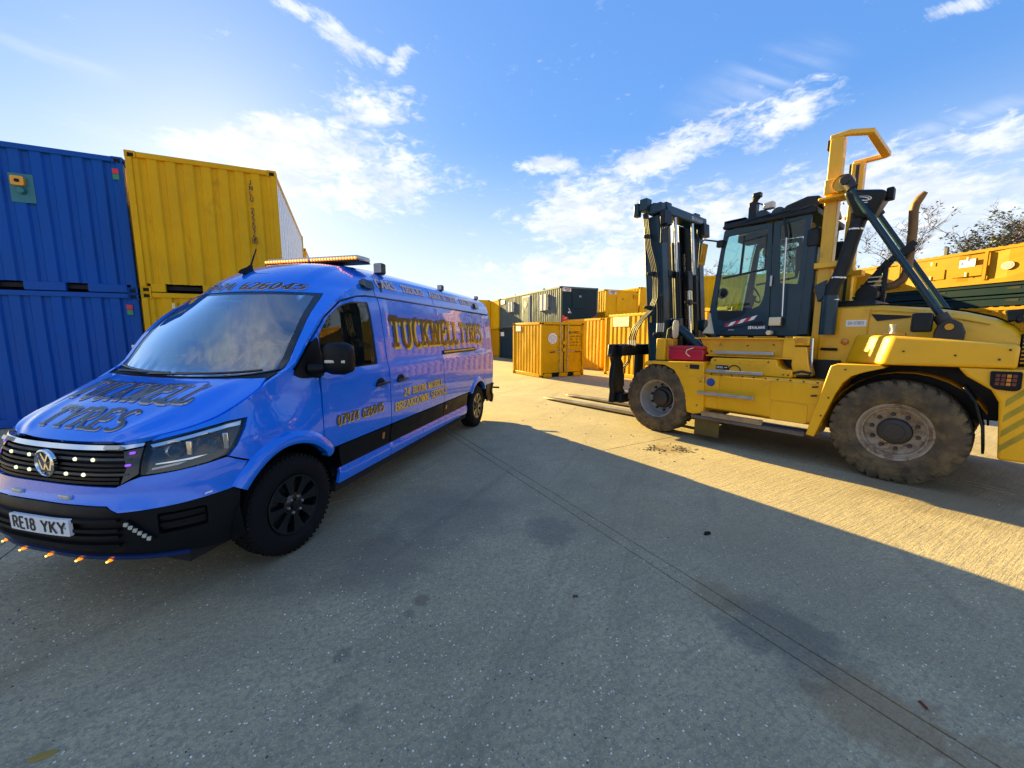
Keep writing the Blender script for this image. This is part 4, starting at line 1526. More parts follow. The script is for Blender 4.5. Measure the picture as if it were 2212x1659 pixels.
    # sill and cladding
    for a, c in ((-.575, -1.40), (-1.425, -2.89), (-2.905, -3.90)):
        pan('cladding', rounded(sideloop([(a, .528), (c, .528), (c, .742), (max(c, a - 3) if False else a + (.06 if a > -.6 else 0), .742)]), .012), M_PLB, off=.012, skirt=.03)
    pan('cladding', rounded(sideloop([(-5.04, .40), (-5.32, .40), (-5.32, .742), (-5.0, .742)]), .012), M_PLB, off=.012, skirt=.03)
    pan('sill_panel', rounded(sideloop([(-.50, .385), (-1.40, .385), (-1.40, .522), (-.54, .522)]), .012), off=.004)
    pan('sill_panel', rounded(sideloop([(-1.41, .385), (-3.86, .385), (-3.90, .522), (-1.41, .522)]), .012), off=.004)
    MB().box(-3.9, -.5, side * .60, side * .955, .30, .40).build('sill_underside', M_DARK, van)
    # tail lamp and rear bumper corner
    pan('tail_lamp', rounded([(QR + .26, .80), (QR + .50, .80), (QR + .50, 1.42), (QR + .26, 1.42)], .03), M_REDL, off=.012)
    pan('rear_bumper', rounded([(QR - .02, .34), (QR + .99, .34), (QR + .99, .745), (QR + .26, .745), (QR - .02, .72)], .02), M_PLB, off=.03, skirt=.08)
    pan('rear_door', rounded([(QR + .27, 1.44), (QR + .98, 1.44), (QR + .98, 2.36), (QR + .24, 2.30)], .03))
    pan('rear_door', rounded([(QR + .52, .76), (QR + .98, .76), (QR + .98, 1.43), (QR + .52, 1.43)], .03))
    # handles
    for hx, hn in ((-1.215, 'door_handle'), (-1.635, 'door_handle')):
        w0 = float(vW(hx, 1.26))
        rc = pan('handle_recess', rounded(sideloop([(hx + .085, 1.222), (hx + .085, 1.262), (hx + .03, 1.305), (hx - .04, 1.305), (hx - .09, 1.262), (hx - .09, 1.222)]), .02), M_PLB, off=.004, skirt=.005)
        MB().beam((hx + .10, side * (w0 + .028), 1.238), (hx - .13, side * (w0 + .030), 1.252), .028, .030).build(hn, M_GLB, rc, bevel=.008)
    pan('side_reflector', rounded(sideloop([(-1.245, .615), (-1.285, .615), (-1.285, .69), (-1.245, .69)]), .006), M_AMBP, off=.018, skirt=.008)
    pan('side_marker', rounded(sideloop([(-2.96, .63), (-3.00, .63), (-3.00, .69), (-2.96, .69)]), .006), M_AMBP, off=.018, skirt=.008)
    # slide rail
    if True:
        rl = pan('slide_rail', rounded(sideloop([(-2.93, 1.475), (-4.36, 1.475), (-4.36, 1.535), (-2.93, 1.535)]), .01), M_PLB, off=.016, skirt=.02)
        pan('rail_lip', sideloop([(-2.95, 1.495), (-4.34, 1.495), (-4.34, 1.520), (-2.95, 1.520)]), M_GOLD if side > 0 else M_PLB, off=.020, skirt=0, parent=rl)
    # small cameras / marker lamps on the high roof
    for x0, x1 in ((-1.12, -1.30), (-4.55, -4.72)):
        pan('side_camera', rounded(sideloop([(x0, 2.255), (x1, 2.245), (x1, 2.325), (x0, 2.335)]), .02), M_GLB, off=.045, skirt=.05)
    # headlight
    hb = pan('headlight', HLq, M_GLB, off=-.045, skirt=0, step=.05)
    pan('headlight_lens', [((q - .62) * .985 + .62, z) for q, z in HLq], M_LENS, off=.004, skirt=.0, step=.05, parent=hb)
    pan('chrome_brow', [(.405, 1.098), (.55, 1.128), (.691, 1.153), (.80, 1.170), (.880, 1.176), (.872, 1.150), (.80, 1.148), (.691, 1.132), (.55, 1.108), (.42, 1.082)], M_CHR, off=-.012, skirt=.02, parent=hb)
    pan('running_light', [(.437, .948), (.56, .964), (.60, .978), (.56, .977), (.44, .960)], M_LEDS, off=-.010, skirt=.02, parent=hb)
    pan('indicator_strip', [(.62, .985), (.70, 1.0), (.66, 1.0), (.45, .985), (.45, .978)], M_CHR, off=-.02, skirt=.01, parent=hb)
    for (q0, z0, rr) in ((.525, 1.055, .056), (.695, 1.068, .068)):
        p = np.array(fn(q0, z0), float)
        d = Vector((.80, side * .60, 0)).normalized() if q0 > .6 else Vector((.9, side * .43, 0)).normalized()
        c0 = Vector(p) - d * .03
        mb = MB().lathe([(rr, .012), (rr * .95, .0), (rr * .6, -.035), (rr * .35, -.045), (0, -.045)], c0, d, 20)
        rf = mb.build('reflector_bowl', M_CHR, hb)
        MB().lathe([(rr * .42, -.04), (rr * .38, -.01), (rr * .2, .002), (0, .006)], c0, d, 16).build('projector', M_LENS, rf)
        w_ = side * .045
        cc0 = c0 + Vector((-d.y, d.x, 0)) * side * (rr + .022)
        MB().beam(cc0 - Vector((0, 0, rr * .8)), cc0 + Vector((0, 0, rr * .8)), .03, .02, up=d).build('lamp_bezel', M_CHR, rf, bevel=.004)
    # mirror
    mi = empty('door_mirror', (0, 0, 0) if side > 0 else (-.42, .20, 0))
    mi.parent = van
    hs_ = []
    for yy_, sx, sz, cz2, cx2 in ((1.085, .05, .085, 1.57, -.33), (1.105, .075, .120, 1.575, -.335), (1.16, .095, .138, 1.575, -.34), (1.25, .098, .138, 1.575, -.345), (1.305, .085, .115, 1.575, -.35), (1.325, .05, .07, 1.575, -.352)):
        ring = []
        for k in range(20):
            a = 2 * math.pi * k / 20
            cxk = abs(math.cos(a)) ** .6 * math.copysign(1, math.cos(a))
            szk = abs(math.sin(a)) ** .6 * math.copysign(1, math.sin(a))
            ring.append((cx2 + sx * cxk * (.7 if cxk < 0 else 1.0), side * yy_, cz2 + sz * szk))
        hs_.append(ring)
    mh = MB().loft(hs_).build('mirror_housing', M_PLB, mi, smooth=60)
    MB().tube([(-.24, side * .98, 1.49), (-.29, side * 1.06, 1.49), (-.33, side * 1.12, 1.51)], [.05, .045, .04], 10).build('mirror_arm', M_PLB, mi)
    MB().beam((-.272, side * 1.31, 1.553), (-.240, side * 1.14, 1.553), .016, .026).build('mirror_indicator', M_LEDS, mi, bevel=.005)
    MB().box(-.412, -.404, side * 1.11, side * 1.30, 1.47, 1.68).build('mirror_glass', M_CHR, mi)

# ---- front, whole width
def both(half):
    return half + [(-q, z) for q, z in half[::-1] if q > 1e-6]


def span(name, loop, m, holes=(), off=0.0, skirt=.03, step=.045, parent=None):
    return skin(name, [loop] + list(holes), wrapL, m, parent or van, step, off, skirt, 40)


top_b = [(0, .865), (.15, .862), (.291, .856), (.35, .893), (.395, .913), (.553, .927), (.70, .943), (.79, .958), (.885, .895), S(.463, .80), S(.448, .75)]
low_b = [(.883, .748), (.74, .738), (.597, .727), (.45, .720), (.325, .713), (.269, .752), (.15, .757), (0, .760)]
span('bumper_skin', top_b + low_b[:-1] + [(0, .760)] + [(-q, z) for q, z in low_b[:-1][::-1]] + [(-q, z) for q, z in top_b[1:][::-1]], M_VB)
lowt = [(0, .755), (.15, .752), (.266, .747), (.322, .707), (.45, .714), (.597, .721), (.74, .732), (.883, .742), S(.44, .742)]
lowd = [S(.455, .60), S(.42, .42), (.877, .345), (.75, .36), (.597, .385), (.42, .41), (.267, .425), (.12, .432), (0, .435)]
intake = rounded([(.483, .682), (.60, .682), (.699, .675), (.705, .541), (.60, .545), (.487, .545)], .015)
lower_grille = [(-.26, .70), (-.26, .52), (.26, .52), (.26, .70)]
span('lower_bumper', lowt + lowd[:-1] + [(0, .435)] + [(-q, z) for q, z in lowd[:-1][::-1]] + [(-q, z) for q, z in lowt[1:][::-1]], M_PLB, holes=[intake, [(-q, z) for q, z in intake[::-1]]], off=-.004)
for s in (1, -1):
    bk = span('fog_recess', [(s * q, z) for q, z in intake], M_DARK, off=-.06, skirt=0)
    for z in (.585, .635):
        span('recess_slat', [(s * .49, z), (s * .69, z + .0), (s * .69, z + .022), (s * .49, z + .022)], M_PLB, off=-.02, skirt=.03, parent=bk)
    fg = span('fog_light_bar', [(s * .345, .655), (s * .365, .668), (s * .475, .535), (s * .455, .522)], M_PLB, off=.020, skirt=.03)
    for k in range(6):
        f = (k + .5) / 6
        q, z = .357 + (.462 - .357) * f, .658 + (.535 - .658) * f
        span('fog_led', rounded([(s * (q - .010), z - .010), (s * (q + .006), z - .014), (s * (q + .010), z + .008), (s * (q - .006), z + .012)], .004), M_LEDS, off=.028, skirt=.01, parent=fg)
for z in (.505, .56, .60, .66):
    span('bumper_slat', rounded([(-.33, z), (.33, z), (.33, z + .020), (-.33, z + .020)], .006), M_PLB, off=.022, skirt=.03)
span('bumper_lip', [(-.60, .372), (-.3, .405), (0, .415), (.3, .405), (.60, .372), (.60, .395), (.3, .432), (0, .440), (-.3, .432), (-.60, .395)], mat('dark_blue_lip', (.002, .02, .10), .4), off=.012, skirt=.03)
MB().box(-.35, .70, -.80, .80, .30, .42).build('undertray', M_DARK, van)

# number plate
pl = span('number_plate', rounded([(-.048, .581), (.146, .583), (.144, .686), (-.049, .681)], .004), M_WHITE, off=.036, skirt=.02, step=.03)
PF = lambda u, w: wrapL(u, w)
py0 = lambda q: float(wrapL(q, .63)[1])


def by_y(u, w):
    """front skin addressed by y instead of q"""
    u = np.asarray(u, float)
    w = np.asarray(w, float)
    ww = vW(XS, w)
    q = np.arcsin(np.clip(np.abs(u) / ww, 0, 1) ** (NE / 2)) / (math.pi / 2)
    return wrapL(np.where(u < 0, -q, q), w)


lettering('plate_lettering', 'RE18 YKY', .072, by_y, M_BLACKP, pl, .0385, (-.125, .597), width=.455, serif=False, stem=.17, track=.16)
MB().lathe([(.010, 0), (.008, .006), (0, .007)], (1.02, .315, .635), (1, .1, 0), 10).build('plate_screw', M_STEEL, pl)

# grille
gq = [(0, 1.060), (.15, 1.062), (.30, 1.066), (.388, 1.086), (.388, .93), (.35, .902), (.291, .864), (.15, .868), (0, .870)]
gr = span('grille', gq + [(-q, z) for q, z in gq[1:-1][::-1]], M_DARK, off=-.045, skirt=0)
for z, c in ((1.045, 0), (1.018, 1), (.985, 0), (.958, 0), (.932, 1), (.905, 0), (.882, 0)):
    q1 = .345 if z > .93 else .30
    span('grille_slat', rounded([(-q1, z - .007), (q1, z - .007), (q1, z + .007), (-q1, z + .007)], .003), M_STEELD if c else M_PLB, off=.004 if c else -.006, skirt=.035, parent=gr)
for s in (1, -1):
    span('grille_cheek', [(s * .30, 1.062), (s * .386, 1.083), (s * .386, .932), (s * .35, .905), (s * .312, .876), (s * .332, .97)], M_GLB, off=.002, skirt=.04, parent=gr)
    for q, z in ((.345, 1.052), (.339, .985)):
        span('violet_light', rounded([(s * (q - .012), z - .008), (s * (q + .012), z - .005), (s * (q + .012), z + .008), (s * (q - .012), z + .005)], .004), M_LEDP, off=.010, skirt=.01, parent=gr)
ch = span('chrome_strip', [(q, z) for q, z in ((-.39, 1.103), (-.30, 1.094), (0, 1.090), (.30, 1.094), (.39, 1.105), (.388, 1.088), (.30, 1.069), (0, 1.062), (-.30, 1.069), (-.388, 1.088))], M_CHR, off=.012, skirt=.03)
for q in (.26, -.26):
    span('strobe_light', rounded([(q - .035, 1.066), (q + .035, 1.066), (q + .035, 1.088), (q - .035, 1.088)], .006), M_LEDS, off=.034, skirt=.03, parent=ch)
for yv, z in ((-.15, 1.018), (.26, 1.018), (.39, 1.018), (-.25, .932), (-.11, .932), (.22, .932), (.35, .932), (-.36, 1.018)):
    pt = np.array(by_y(np.array([yv]), np.array([z]))).ravel()
    MB().lathe([(.012, 0), (.010, .008), (0, .011)], pt + np.array([.004, 0, 0]), (1, .2 * yv, 0), 12).build('grille_light', M_LEDW, van)
for yv in (-.20, .23):
    pt = np.array(by_y(np.array([yv]), np.array([.793]))).ravel()
    MB().box(pt[0] - .02, pt[0] + .016, yv - .045, yv + .045, .782, .806).build('bumper_strobe', M_LEDS, van, bevel=.005)
for yv in (-.49, -.22, .04, .29, .49):
    pt = np.array(by_y(np.array([yv]), np.array([.41]))).ravel()
    am = MB().lathe([(.010, -.012), (.010, .004), (.007, .009), (0, .011)], (pt[0] + .012, yv, .402), (1, .15 * yv, -.15), 12).build('amber_light', M_AMB, van)
    MB().lathe([(.007, .016), (.005, .022), (0, .023)], (pt[0] + .012, yv, .402), (1, .15 * yv, -.15), 8).build('bulb', M_AMBH, am)
# round badge with its letters
bx_ = np.array(by_y(np.array([.04]), np.array([.983]))).ravel()
bd = MB().lathe([(.088, 0), (.088, .018), (.078, .024), (.072, .016), (.072, .004)], (bx_[0] + .002, .04, .983), (1, 0, 0), 32).build('round_badge', M_CHR, van)
MB().disc((bx_[0] + .008, .04, .983), (1, 0, 0), .073, 28).build('badge_face', M_GLB, bd)
BF_ = plane_fn((bx_[0] + .012, .04, .983), (0, 1, 0), (0, 0, 1))


def strokes2(name, segs, w, fn2, m, parent, off=.006):
    mb = MB()
    for a, c in segs:
        pa = np.array(fn2(np.array([a[0]]), np.array([a[1]]))).ravel()
        pc = np.array(fn2(np.array([c[0]]), np.array([c[1]]))).ravel()
        mb.beam(pa, pc, .008, w, up=(0, 0, 1) if abs(a[0] - c[0]) > abs(a[1] - c[1]) else (0, 1, 0))
    return mb.build(name, m, parent)


strokes2('badge_letter', [((-.034, .062), (0, .008)), ((.034, .062), (0, .008))], .013, BF_, M_CHR, bd)
strokes2('badge_letter', [((-.062, .030), (-.028, -.062)), ((-.028, -.062), (0, -.004)), ((0, -.004), (.028, -.062)), ((.028, -.062), (.062, .030))], .013, BF_, M_CHR, bd)
span('bumper_badge', rounded([(.862, .775), (.880, .775), (.884, .800), (.860, .800)], .006), M_WHITE, off=.006, skirt=.005)
span('tow_eye_cover', rounded([(.685, .748), (.718, .753), (.718, .763), (.685, .758)], .004), M_WHITE, off=.006, skirt=.005)

# ---- bonnet, windscreen and roof
def tops(name, loop, m, holes=(), off=0.0, skirt=.03, step=.045, parent=None):
    return skin(name, [[(t * US, v) for t, v in loop]] + [[(t * US, v) for t, v in h] for h in holes], topS, m, parent or van, step, off, skirt, 40, True)


bon = tops('bonnet', rounded([(.02, -.985), (.02, .985), (3.2, .985), (3.9, .93), (3.95, 0), (3.9, -.93), (3.2, -.985)], .03), M_VB)
wsl = rounded([(4.95, -.945), (4.72, -.5), (4.62, 0), (4.72, .5), (4.95, .945), (6.4, .905), (8.05, .845), (8.12, .5), (8.14, 0), (8.12, -.5), (8.05, -.845), (6.4, -.905)], .06)
tops('cowl', [(3.85, -.93), (3.9, 0), (3.85, .93), (5.0, .95), (4.7, .5), (4.6, 0), (4.7, -.5), (5.0, -.95)], M_PLB, off=-.012, skirt=0)
rfh = [(4.4, -1.0), (4.4, -.955), (4.95, -.955), (6.4, -.912), (8.09, -.852), (8.18, -.5), (8.20, 0), (8.18, .5), (8.09, .852), (6.4, .912), (4.95, .955), (4.4, .955), (4.4, 1.0)]
tops('roof', rfh + [(t, 1.0) for t in (5.5, 7, 9, 11, 13, 14, 15, 16)] + [(t, -1.0) for t in (16, 15, 14, 13, 11, 9, 7, 5.5)], M_VB)
cgt = 6.35
ins = [(cgt + (t - cgt) * .93, v * .935) for t, v in wsl]
ws = tops('windscreen', ins, M_VGL, off=-.004, skirt=0, step=.06)
tops('windscreen_border', wsl, M_GLB, holes=[ins], off=-.004, skirt=.02, parent=ws)


def top_pt(t, v, h=0.0):
    p = np.array([float(a) for a in topS(t * US, v)])
    return Vector((p[0], p[1], p[2] + h))


for pts_ in ([(4.15, -.78), (4.55, -.45), (4.75, -.12)], [(4.2, -.30), (4.55, .05), (4.72, .40)]):
    MB().tube([top_pt(t, v, .018) for t, v in pts_], [.014, .010, .008], 6).build('wiper_arm', M_GLB, van)
MB().tube([top_pt(4.78, v, .020) for v in np.linspace(-.86, -.10, 8)], .011, 6).build('wiper_blade', M_GLB, van)
MB().tube([top_pt(4.72, v, .022) for v in np.linspace(-.02, .80, 9)], .011, 6).build('wiper_blade', M_GLB, van)

# lettering on the bonnet, brow, and sides
def bon_fn(u, w):
    t = 1 + np.asarray(w, float) / .215
    return topS(t * US, np.asarray(u, float) / ywrap(fEx(t), fEz(t)))


def brow_fn(u, w):
    t = 8 + np.asarray(w, float) / .19
    return topS(t * US, np.asarray(u, float) / ywrap(fEx(t), fEz(t)))


def two(name, s, h, fn2, at, width, shadow, m1, m2, d=(.012, -.012), off=.0035, **kw):
    lettering(name + '_shade', s, h, fn2, m2, van, shadow, (at[0] + d[0], at[1] + d[1]), width, **kw)
    lettering(name, s, h, fn2, m1, van, shadow + (off if shadow > 0 else -off), at, width, **kw)


KW = dict(stem=.20, hair=.135, track=.20)
KB_ = dict(stem=.15, hair=.11, track=.22)
two('bonnet_lettering', 'TUCKWELL', .185, bon_fn, (-.60, .285), 1.22, .004, M_LBLK, M_LCRM, (.010, -.014), grid=.05, slant=.0, **KB_)
two('bonnet_lettering', 'TYRES', .185, bon_fn, (-.38, .03), .80, .004, M_LBLK, M_LCRM, (.010, -.014), grid=.05, slant=.0, **KB_)
two('brow_lettering', '07974 626045', .088, brow_fn, (-.60, .062), 1.22, .004, M_LBLK, M_LCRM, (.008, -.008), grid=.05, slant=.25, stem=.16, hair=.10, track=.18)
two('side_lettering', 'TUCKWELL', .345, wrapL, (Q(-1.54), 1.63), 2.08, .004, M_LBLK, M_GOLD, (.044, -.028), grid=.09, **KW)
two('side_lettering', 'TYRES', .325, wrapL, (Q(-3.68), 1.635), 1.16, .004, M_LBLK, M_GOLD, (.040, -.026), grid=.09, **KW)
two('door_lettering', '07974 626045', .088, wrapL, (Q(-.50), .945), .76, .004, M_LBLK, M_GOLD, (.012, -.011), slant=.05, stem=.2, hair=.12, track=.16)
two('side_lettering', '24 HOUR MOBILE', .088, wrapL, (Q(-1.70), 1.03), 1.14, .004, M_GOLD, M_LBLK, (.007, -.006), stem=.2, hair=.14, track=.18)
two('side_lettering', 'BREAKDOWN SERVICE', .092, wrapL, (Q(-1.50), .885), 1.50, .004, M_GOLD, M_LBLK, (.007, -.006), stem=.2, hair=.14, track=.16)
for s_, x0, w_ in (('CARS', -1.42, .42), ('TRUCKS', -1.98, .58), ('AGRICULTURAL', -2.74, 1.05), ('EARTHMOVER', -3.92, .95)):
    two('roof_lettering', s_, .085, wrapL, (Q(x0), 2.30), w_, .003, M_LCRM, M_PINKP, (.006, -.005), stem=.2, hair=.14, track=.16)

# ---- cab inside
di = MB().loft([[(x, y, z) for x, z in ((.02, 1.20), (.02, 1.41), (-.12, 1.435), (-.42, 1.38), (-.50, 1.28), (-.46, .95), (-.2, .9))] for y in (-.84, -.3, .3, .84)]).build('dashboard', M_INT, van, bevel=.02)
MB().box(-.34, -.08, -.10, .20, 1.445, 1.449).build('paper_sheet', M_WHITE, di, rot=(0, 0, 0))
bt = MB().lathe([(0, 0), (.035, 0), (.037, .09), (.02, .13), (.012, .15), (.016, .155), (.016, .175), (0, .178)], (-.22, .55, 1.425), (0, 0, 1), 14).build('spray_bottle', M_LEDS, di)
MB().lathe([(.0375, .02), (.038, .06)], (-.22, .55, 1.425), (0, 0, 1), 14).build('bottle_label', M_REDP, bt)
for y in (.42, -.42):
    st = MB().loft([[(x, y + dy, z) for x, z in ((-.62, .80), (-1.15, .76), (-1.18, .90), (-.62, .96))] for dy in (-.25, .25)]).build('seat', M_INT, van, bevel=.05)
    MB().loft([[(x, y + dy, z) for x, z in ((-1.02, .92), (-1.20, .88), (-1.38, 1.62), (-1.26, 1.66))] for dy in (-.24, .24)]).build('seat_back', M_INT, st, bevel=.05)
    MB().loft([[(x, y + dy, z) for x, z in ((-1.28, 1.68), (-1.37, 1.66), (-1.40, 1.88), (-1.32, 1.90))] for dy in (-.13, .13)]).build('headrest', M_INT, st, bevel=.03)
MB().tube([(-.52 + .08 * math.sin(a), -.42 + .185 * math.cos(a), 1.33 + .17 * math.sin(a)) for a in np.linspace(0, 2 * math.pi, 25)], .014, 8, False).build('steering_wheel', M_INT, van)
MB().box(-1.50, -1.47, -.90, .90, .45, 2.35).build('bulkhead', M_INT2, van)
MB().box(-1.46, .30, -.88, .88, .42, .46).build('cab_floor', M_INT, van)
MB().box(-1.46, -.95, -.62, .62, 2.20, 2.215).build('headliner', M_INT2, van)
MB().box(.10, .60, -.80, .80, .46, 1.05).build('engine_bay', M_DARK, van)
MB().box(-5.3, -1.52, -.86, .86, .36, 2.30).build('load_bay_filler', M_DARK, van)  # solid dark filler, added to block light behind the panel gaps
MB().lathe([(0, 0), (.09, .01), (.09, .03), (0, .04)], (-.62, .0, 2.02), (.8, 0, -.2), 12).build('interior_mirror', M_GLB, van)

# ---- wheels
def van_wheel():
    w = MB()
    # alloy face with eight spokes
    w.lathe([(.245, -.10), (.245, .0), (.238, .012), (.222, .010), (.212, -.02), (.208, -.10)], (0, 0, 0), (0, 1, 0), 40)
    for k in range(8):
        a = 2 * math.pi * k / 8
        d = Vector((math.cos(a), 0, math.sin(a)))
        t = Vector((-math.sin(a), 0, math.cos(a)))
        secs = []
        for r, hw, y0, y1 in ((.055, .022, -.03, .004), (.12, .030, -.035, -.004), (.185, .046, -.03, .002), (.222, .070, -.03, .008)):
            secs.append([d * r - t * hw + Vector((0, y0, 0)), d * r + t * hw + Vector((0, y0, 0)), d * r + t * hw * .8 + Vector((0, y1, 0)), d * r - t * hw * .8 + Vector((0, y1, 0))])
        w.loft(secs)
    w.lathe([(.095, -.05), (.092, -.004), (.070, .006), (.045, .012), (.040, .03), (0, .034)], (0, 0, 0), (0, 1, 0), 24)
    wh = w.build('wheel', M_GLB, van, smooth=40)
    t = MB()
    t.lathe([(.235, -.22), (.30, -.235), (.365, -.225), (.396, -.195), (.40, -.11), (.396, -.025), (.365, .010), (.30, .022), (.25, .008), (.236, -.01)], (0, 0, 0), (0, 1, 0), 56)
    for k in range(56):
        a = 2 * math.pi * (k + .5) / 56
        d = Vector((math.cos(a), 0, math.sin(a)))
        for y0, y1, r in ((-.03, -.005, .40), (-.075, -.045, .407), (-.125, -.09, .407), (-.175, -.14, .407), (-.215, -.19, .40)):
            t.beam(d * (r - .015) + Vector((0, y0, 0)), d * (r - .015) + Vector((0, y1, 0)), .022, .028, up=d)
    ty = t.build('tyre', M_TYRE, wh, smooth=40)
    for k in range(6):
        a = 2 * math.pi * k / 6
        MB().cyl((.065 * math.cos(a), .0, .065 * math.sin(a)), (.065 * math.cos(a), .022, .065 * math.sin(a)), .011, seg=6).build('wheel_nut', M_STEEL, wh)
    MB().disc((0, -.11, 0), (0, 1, 0), .21, 24).build('brake_disc', M_STEELD, wh)
    return wh


vw = van_wheel()
vw.location = (.0, .965, .405)
vw.rotation_euler = (0, R(7), R(-4))
for lx, sy in ((0, -1), (-4.49, 1), (-4.49, -1)):
    c = copy_tree(vw, van, (lx, sy * .965, .405), (0, R(random.uniform(0, 40)), R(180) if sy < 0 else 0))
for x in (0, -4.49):
    MB().cyl((x, -.75, .405), (x, .75, .405), .06).build('axle', M_DARK, van)

# ---- roof equipment
lbx, lbz = -1.57, 2.595
lb = empty('light_bar', (0, 0, 0))
lb.parent = van
MB().loft([[(lbx + dx * sx, y, lbz + z * sz) for dx, z in ((-.11, .015), (.11, .015), (.135, .035), (.10, .072), (-.10, .072), (-.135, .035))] for y, sx, sz in ((-.68, .45, .8), (-.62, 1, 1), (.62, 1, 1), (.68, .45, .8))]).build('bar_housing', M_LEDS, lb, smooth=50)
MB().box(lbx - .12, lbx + .12, -.64, .64, lbz, lbz + .016).build('bar_base', M_PLB, lb)
for k in range(32):
    y = -.60 + 1.20 * k / 31 + (.012 if k > 15 else -.012)
    le = MB().lathe([(.017, 0), (.017, .012), (0, .016)], (lbx + .120, y, lbz + .036), (1, 0, .1), 10).build('led', M_AMB, lb)
    MB().lathe([(.009, .014), (.007, .020), (0, .021)], (lbx + .120, y, lbz + .036), (1, 0, .1), 8).build('led_core', M_AMBH, le)
an = top_pt(9.75, -.16)
ab = MB().loft([[(an.x + dx * s + ox, an.y + dy * s, an.z + z) for dx, dy in ((.10, 0), (.05, .035), (-.06, .03), (-.08, 0), (-.06, -.03), (.05, -.035))] for s, z, ox in ((1, -.012, 0), (.85, .02, -.01), (.35, .06, -.04), (.2, .085, -.055))]).build('antenna_base', M_PLB, van)
MB().tube([(an.x - .05, an.y, an.z + .08), (an.x - .13, an.y + .0, an.z + .26)], [.009, .006], 8).build('antenna_rod', M_PLB, ab)
for wx, wy, ww in ((-1.85, .70, .10), (-2.30, .42, .09), (-3.45, .76, .07), (-5.15, .76, .055)):
    wz0 = 2.61 - .17 * (wy / .8) ** 2.8 + .012
    wl_ = MB().box(wx - .05, wx + .05, wy - ww, wy + ww * .2, wz0, wz0 + ww * 1.3).build('work_light', M_STEELD, van, bevel=.02)
    MB().box(wx + .05, wx + .056, wy - ww * .88, wy + ww * .1, wz0 + .015, wz0 + ww * 1.2).build('work_light_lens', M_LEDS, wl_)
    MB().cyl((wx, wy - ww * .4, wz0 - .08), (wx, wy - ww * .4, wz0 + .02), .02, seg=8).build('work_light_foot', M_STEELD, wl_)
MB().box(-5.75, -5.60, -.06, .80, .44, .50).build('tow_step', M_PLB, van, bevel=.01)
MB().cyl((-5.70, .62, .60), (-5.70, 1.06, .60), .02).build('rear_marker_arm', M_PLB, van)

# ---------------------------------------------------------------- yellow forklift truck
FKL = (5.555, 5.151)
fk = empty('forklift_truck', (FKL[0], FKL[1], 0), az_rz(-38.2))
tag(fk, 'big yellow diesel forklift truck with dark blue cab and dirty tyres', 'forklift')
M_KY = mat('forklift_yellow', (.81, .435, .002), .38, coat=.2, var=.05, dirt=.25, dirtcol=(.33, .17, .03), dscale=2.2, bump=.05, rust=.5, rustcol=(.09, .05, .02))
M_KYD = mat('forklift_yellow_worn', (.62, .32, .01), .5, var=.12, dirt=.5, dirtcol=(.10, .06, .03), dscale=5)
M_KB = mat('forklift_cab_blue', (.004, .032, .052), .36, coat=.12, spec=.35, var=.06, dirt=.15, dirtcol=(.07, .08, .08))
M_KD = mat('forklift_black', (.004, .008, .012), .42, spec=.3, var=.15, dirt=.22, dirtcol=(.05, .05, .05))
M_RUST = mat('rusty_exhaust', (.21, .115, .04), .6, metal=.3, var=.3, vscale=8, dirt=.35, dirtcol=(.08, .05, .03))
M_RUB = mat('muddy_tyre', (.07, .055, .034), .9, var=.4, vscale=6, dirt=.75, dirtcol=(.17, .125, .06), dscale=5, bump=.6, bscale=35)
M_RIMW = mat('worn_white_rim', (.30, .25, .18), .65, var=.2, dirt=.75, dirtcol=(.13, .07, .03), dscale=9)
M_RIMG = mat('grey_rim', (.30, .29, .26), .55, var=.1, dirt=.45, dirtcol=(.16, .12, .08))
M_HUB = mat('greasy_hub', (.030, .027, .024), .6, var=.3, dirt=.3)
M_WOOD = mat('grey_plank', (.30, .22, .12), .85, var=.2, vscale=12)
M_STEP = mat('worn_step_steel', (.13, .12, .11), .6, metal=.4, var=.2, dirt=.4, dirtcol=(.16, .10, .06))
M_WORN = mat('bare_fork_steel', (.42, .38, .28), .38, metal=.85, var=.15, dirt=.3, dirtcol=(.12, .09, .06))
M_CRM = mat('cream_panel', (.66, .60, .42), .45, var=.05, dirt=.2)
M_KGL = glass_mat('cab_glass', (.58, .82, .80), refl=.9)
M_RODC = mat('hydraulic_rod', (.62, .60, .56), .16, metal=1.0)
M_HOSE = mat('hydraulic_hose', (.02, .021, .023), .5, spec=.4)
M_STRP = mat('olive_stripe', (.36, .27, .012), .5, var=.2, dirt=.3)
M_STRP2 = mat('shaded_yellow_flap', (.10, .075, .015), .7, var=.2, dirt=.4)  # yellow plate darkened to olive; its shade is in the colour
M_REDK = mat('dull_red_lens', (.12, .012, .012), .3, coat=.3)
M_BCAP = mat('blue_cap', (.01, .08, .33), .35)


def fp(name, mb, m, parent=None, bevel=.012, smooth=40, **kw):
    return mb.build(name, m, parent or fk, bevel=bevel, smooth=smooth, **kw)


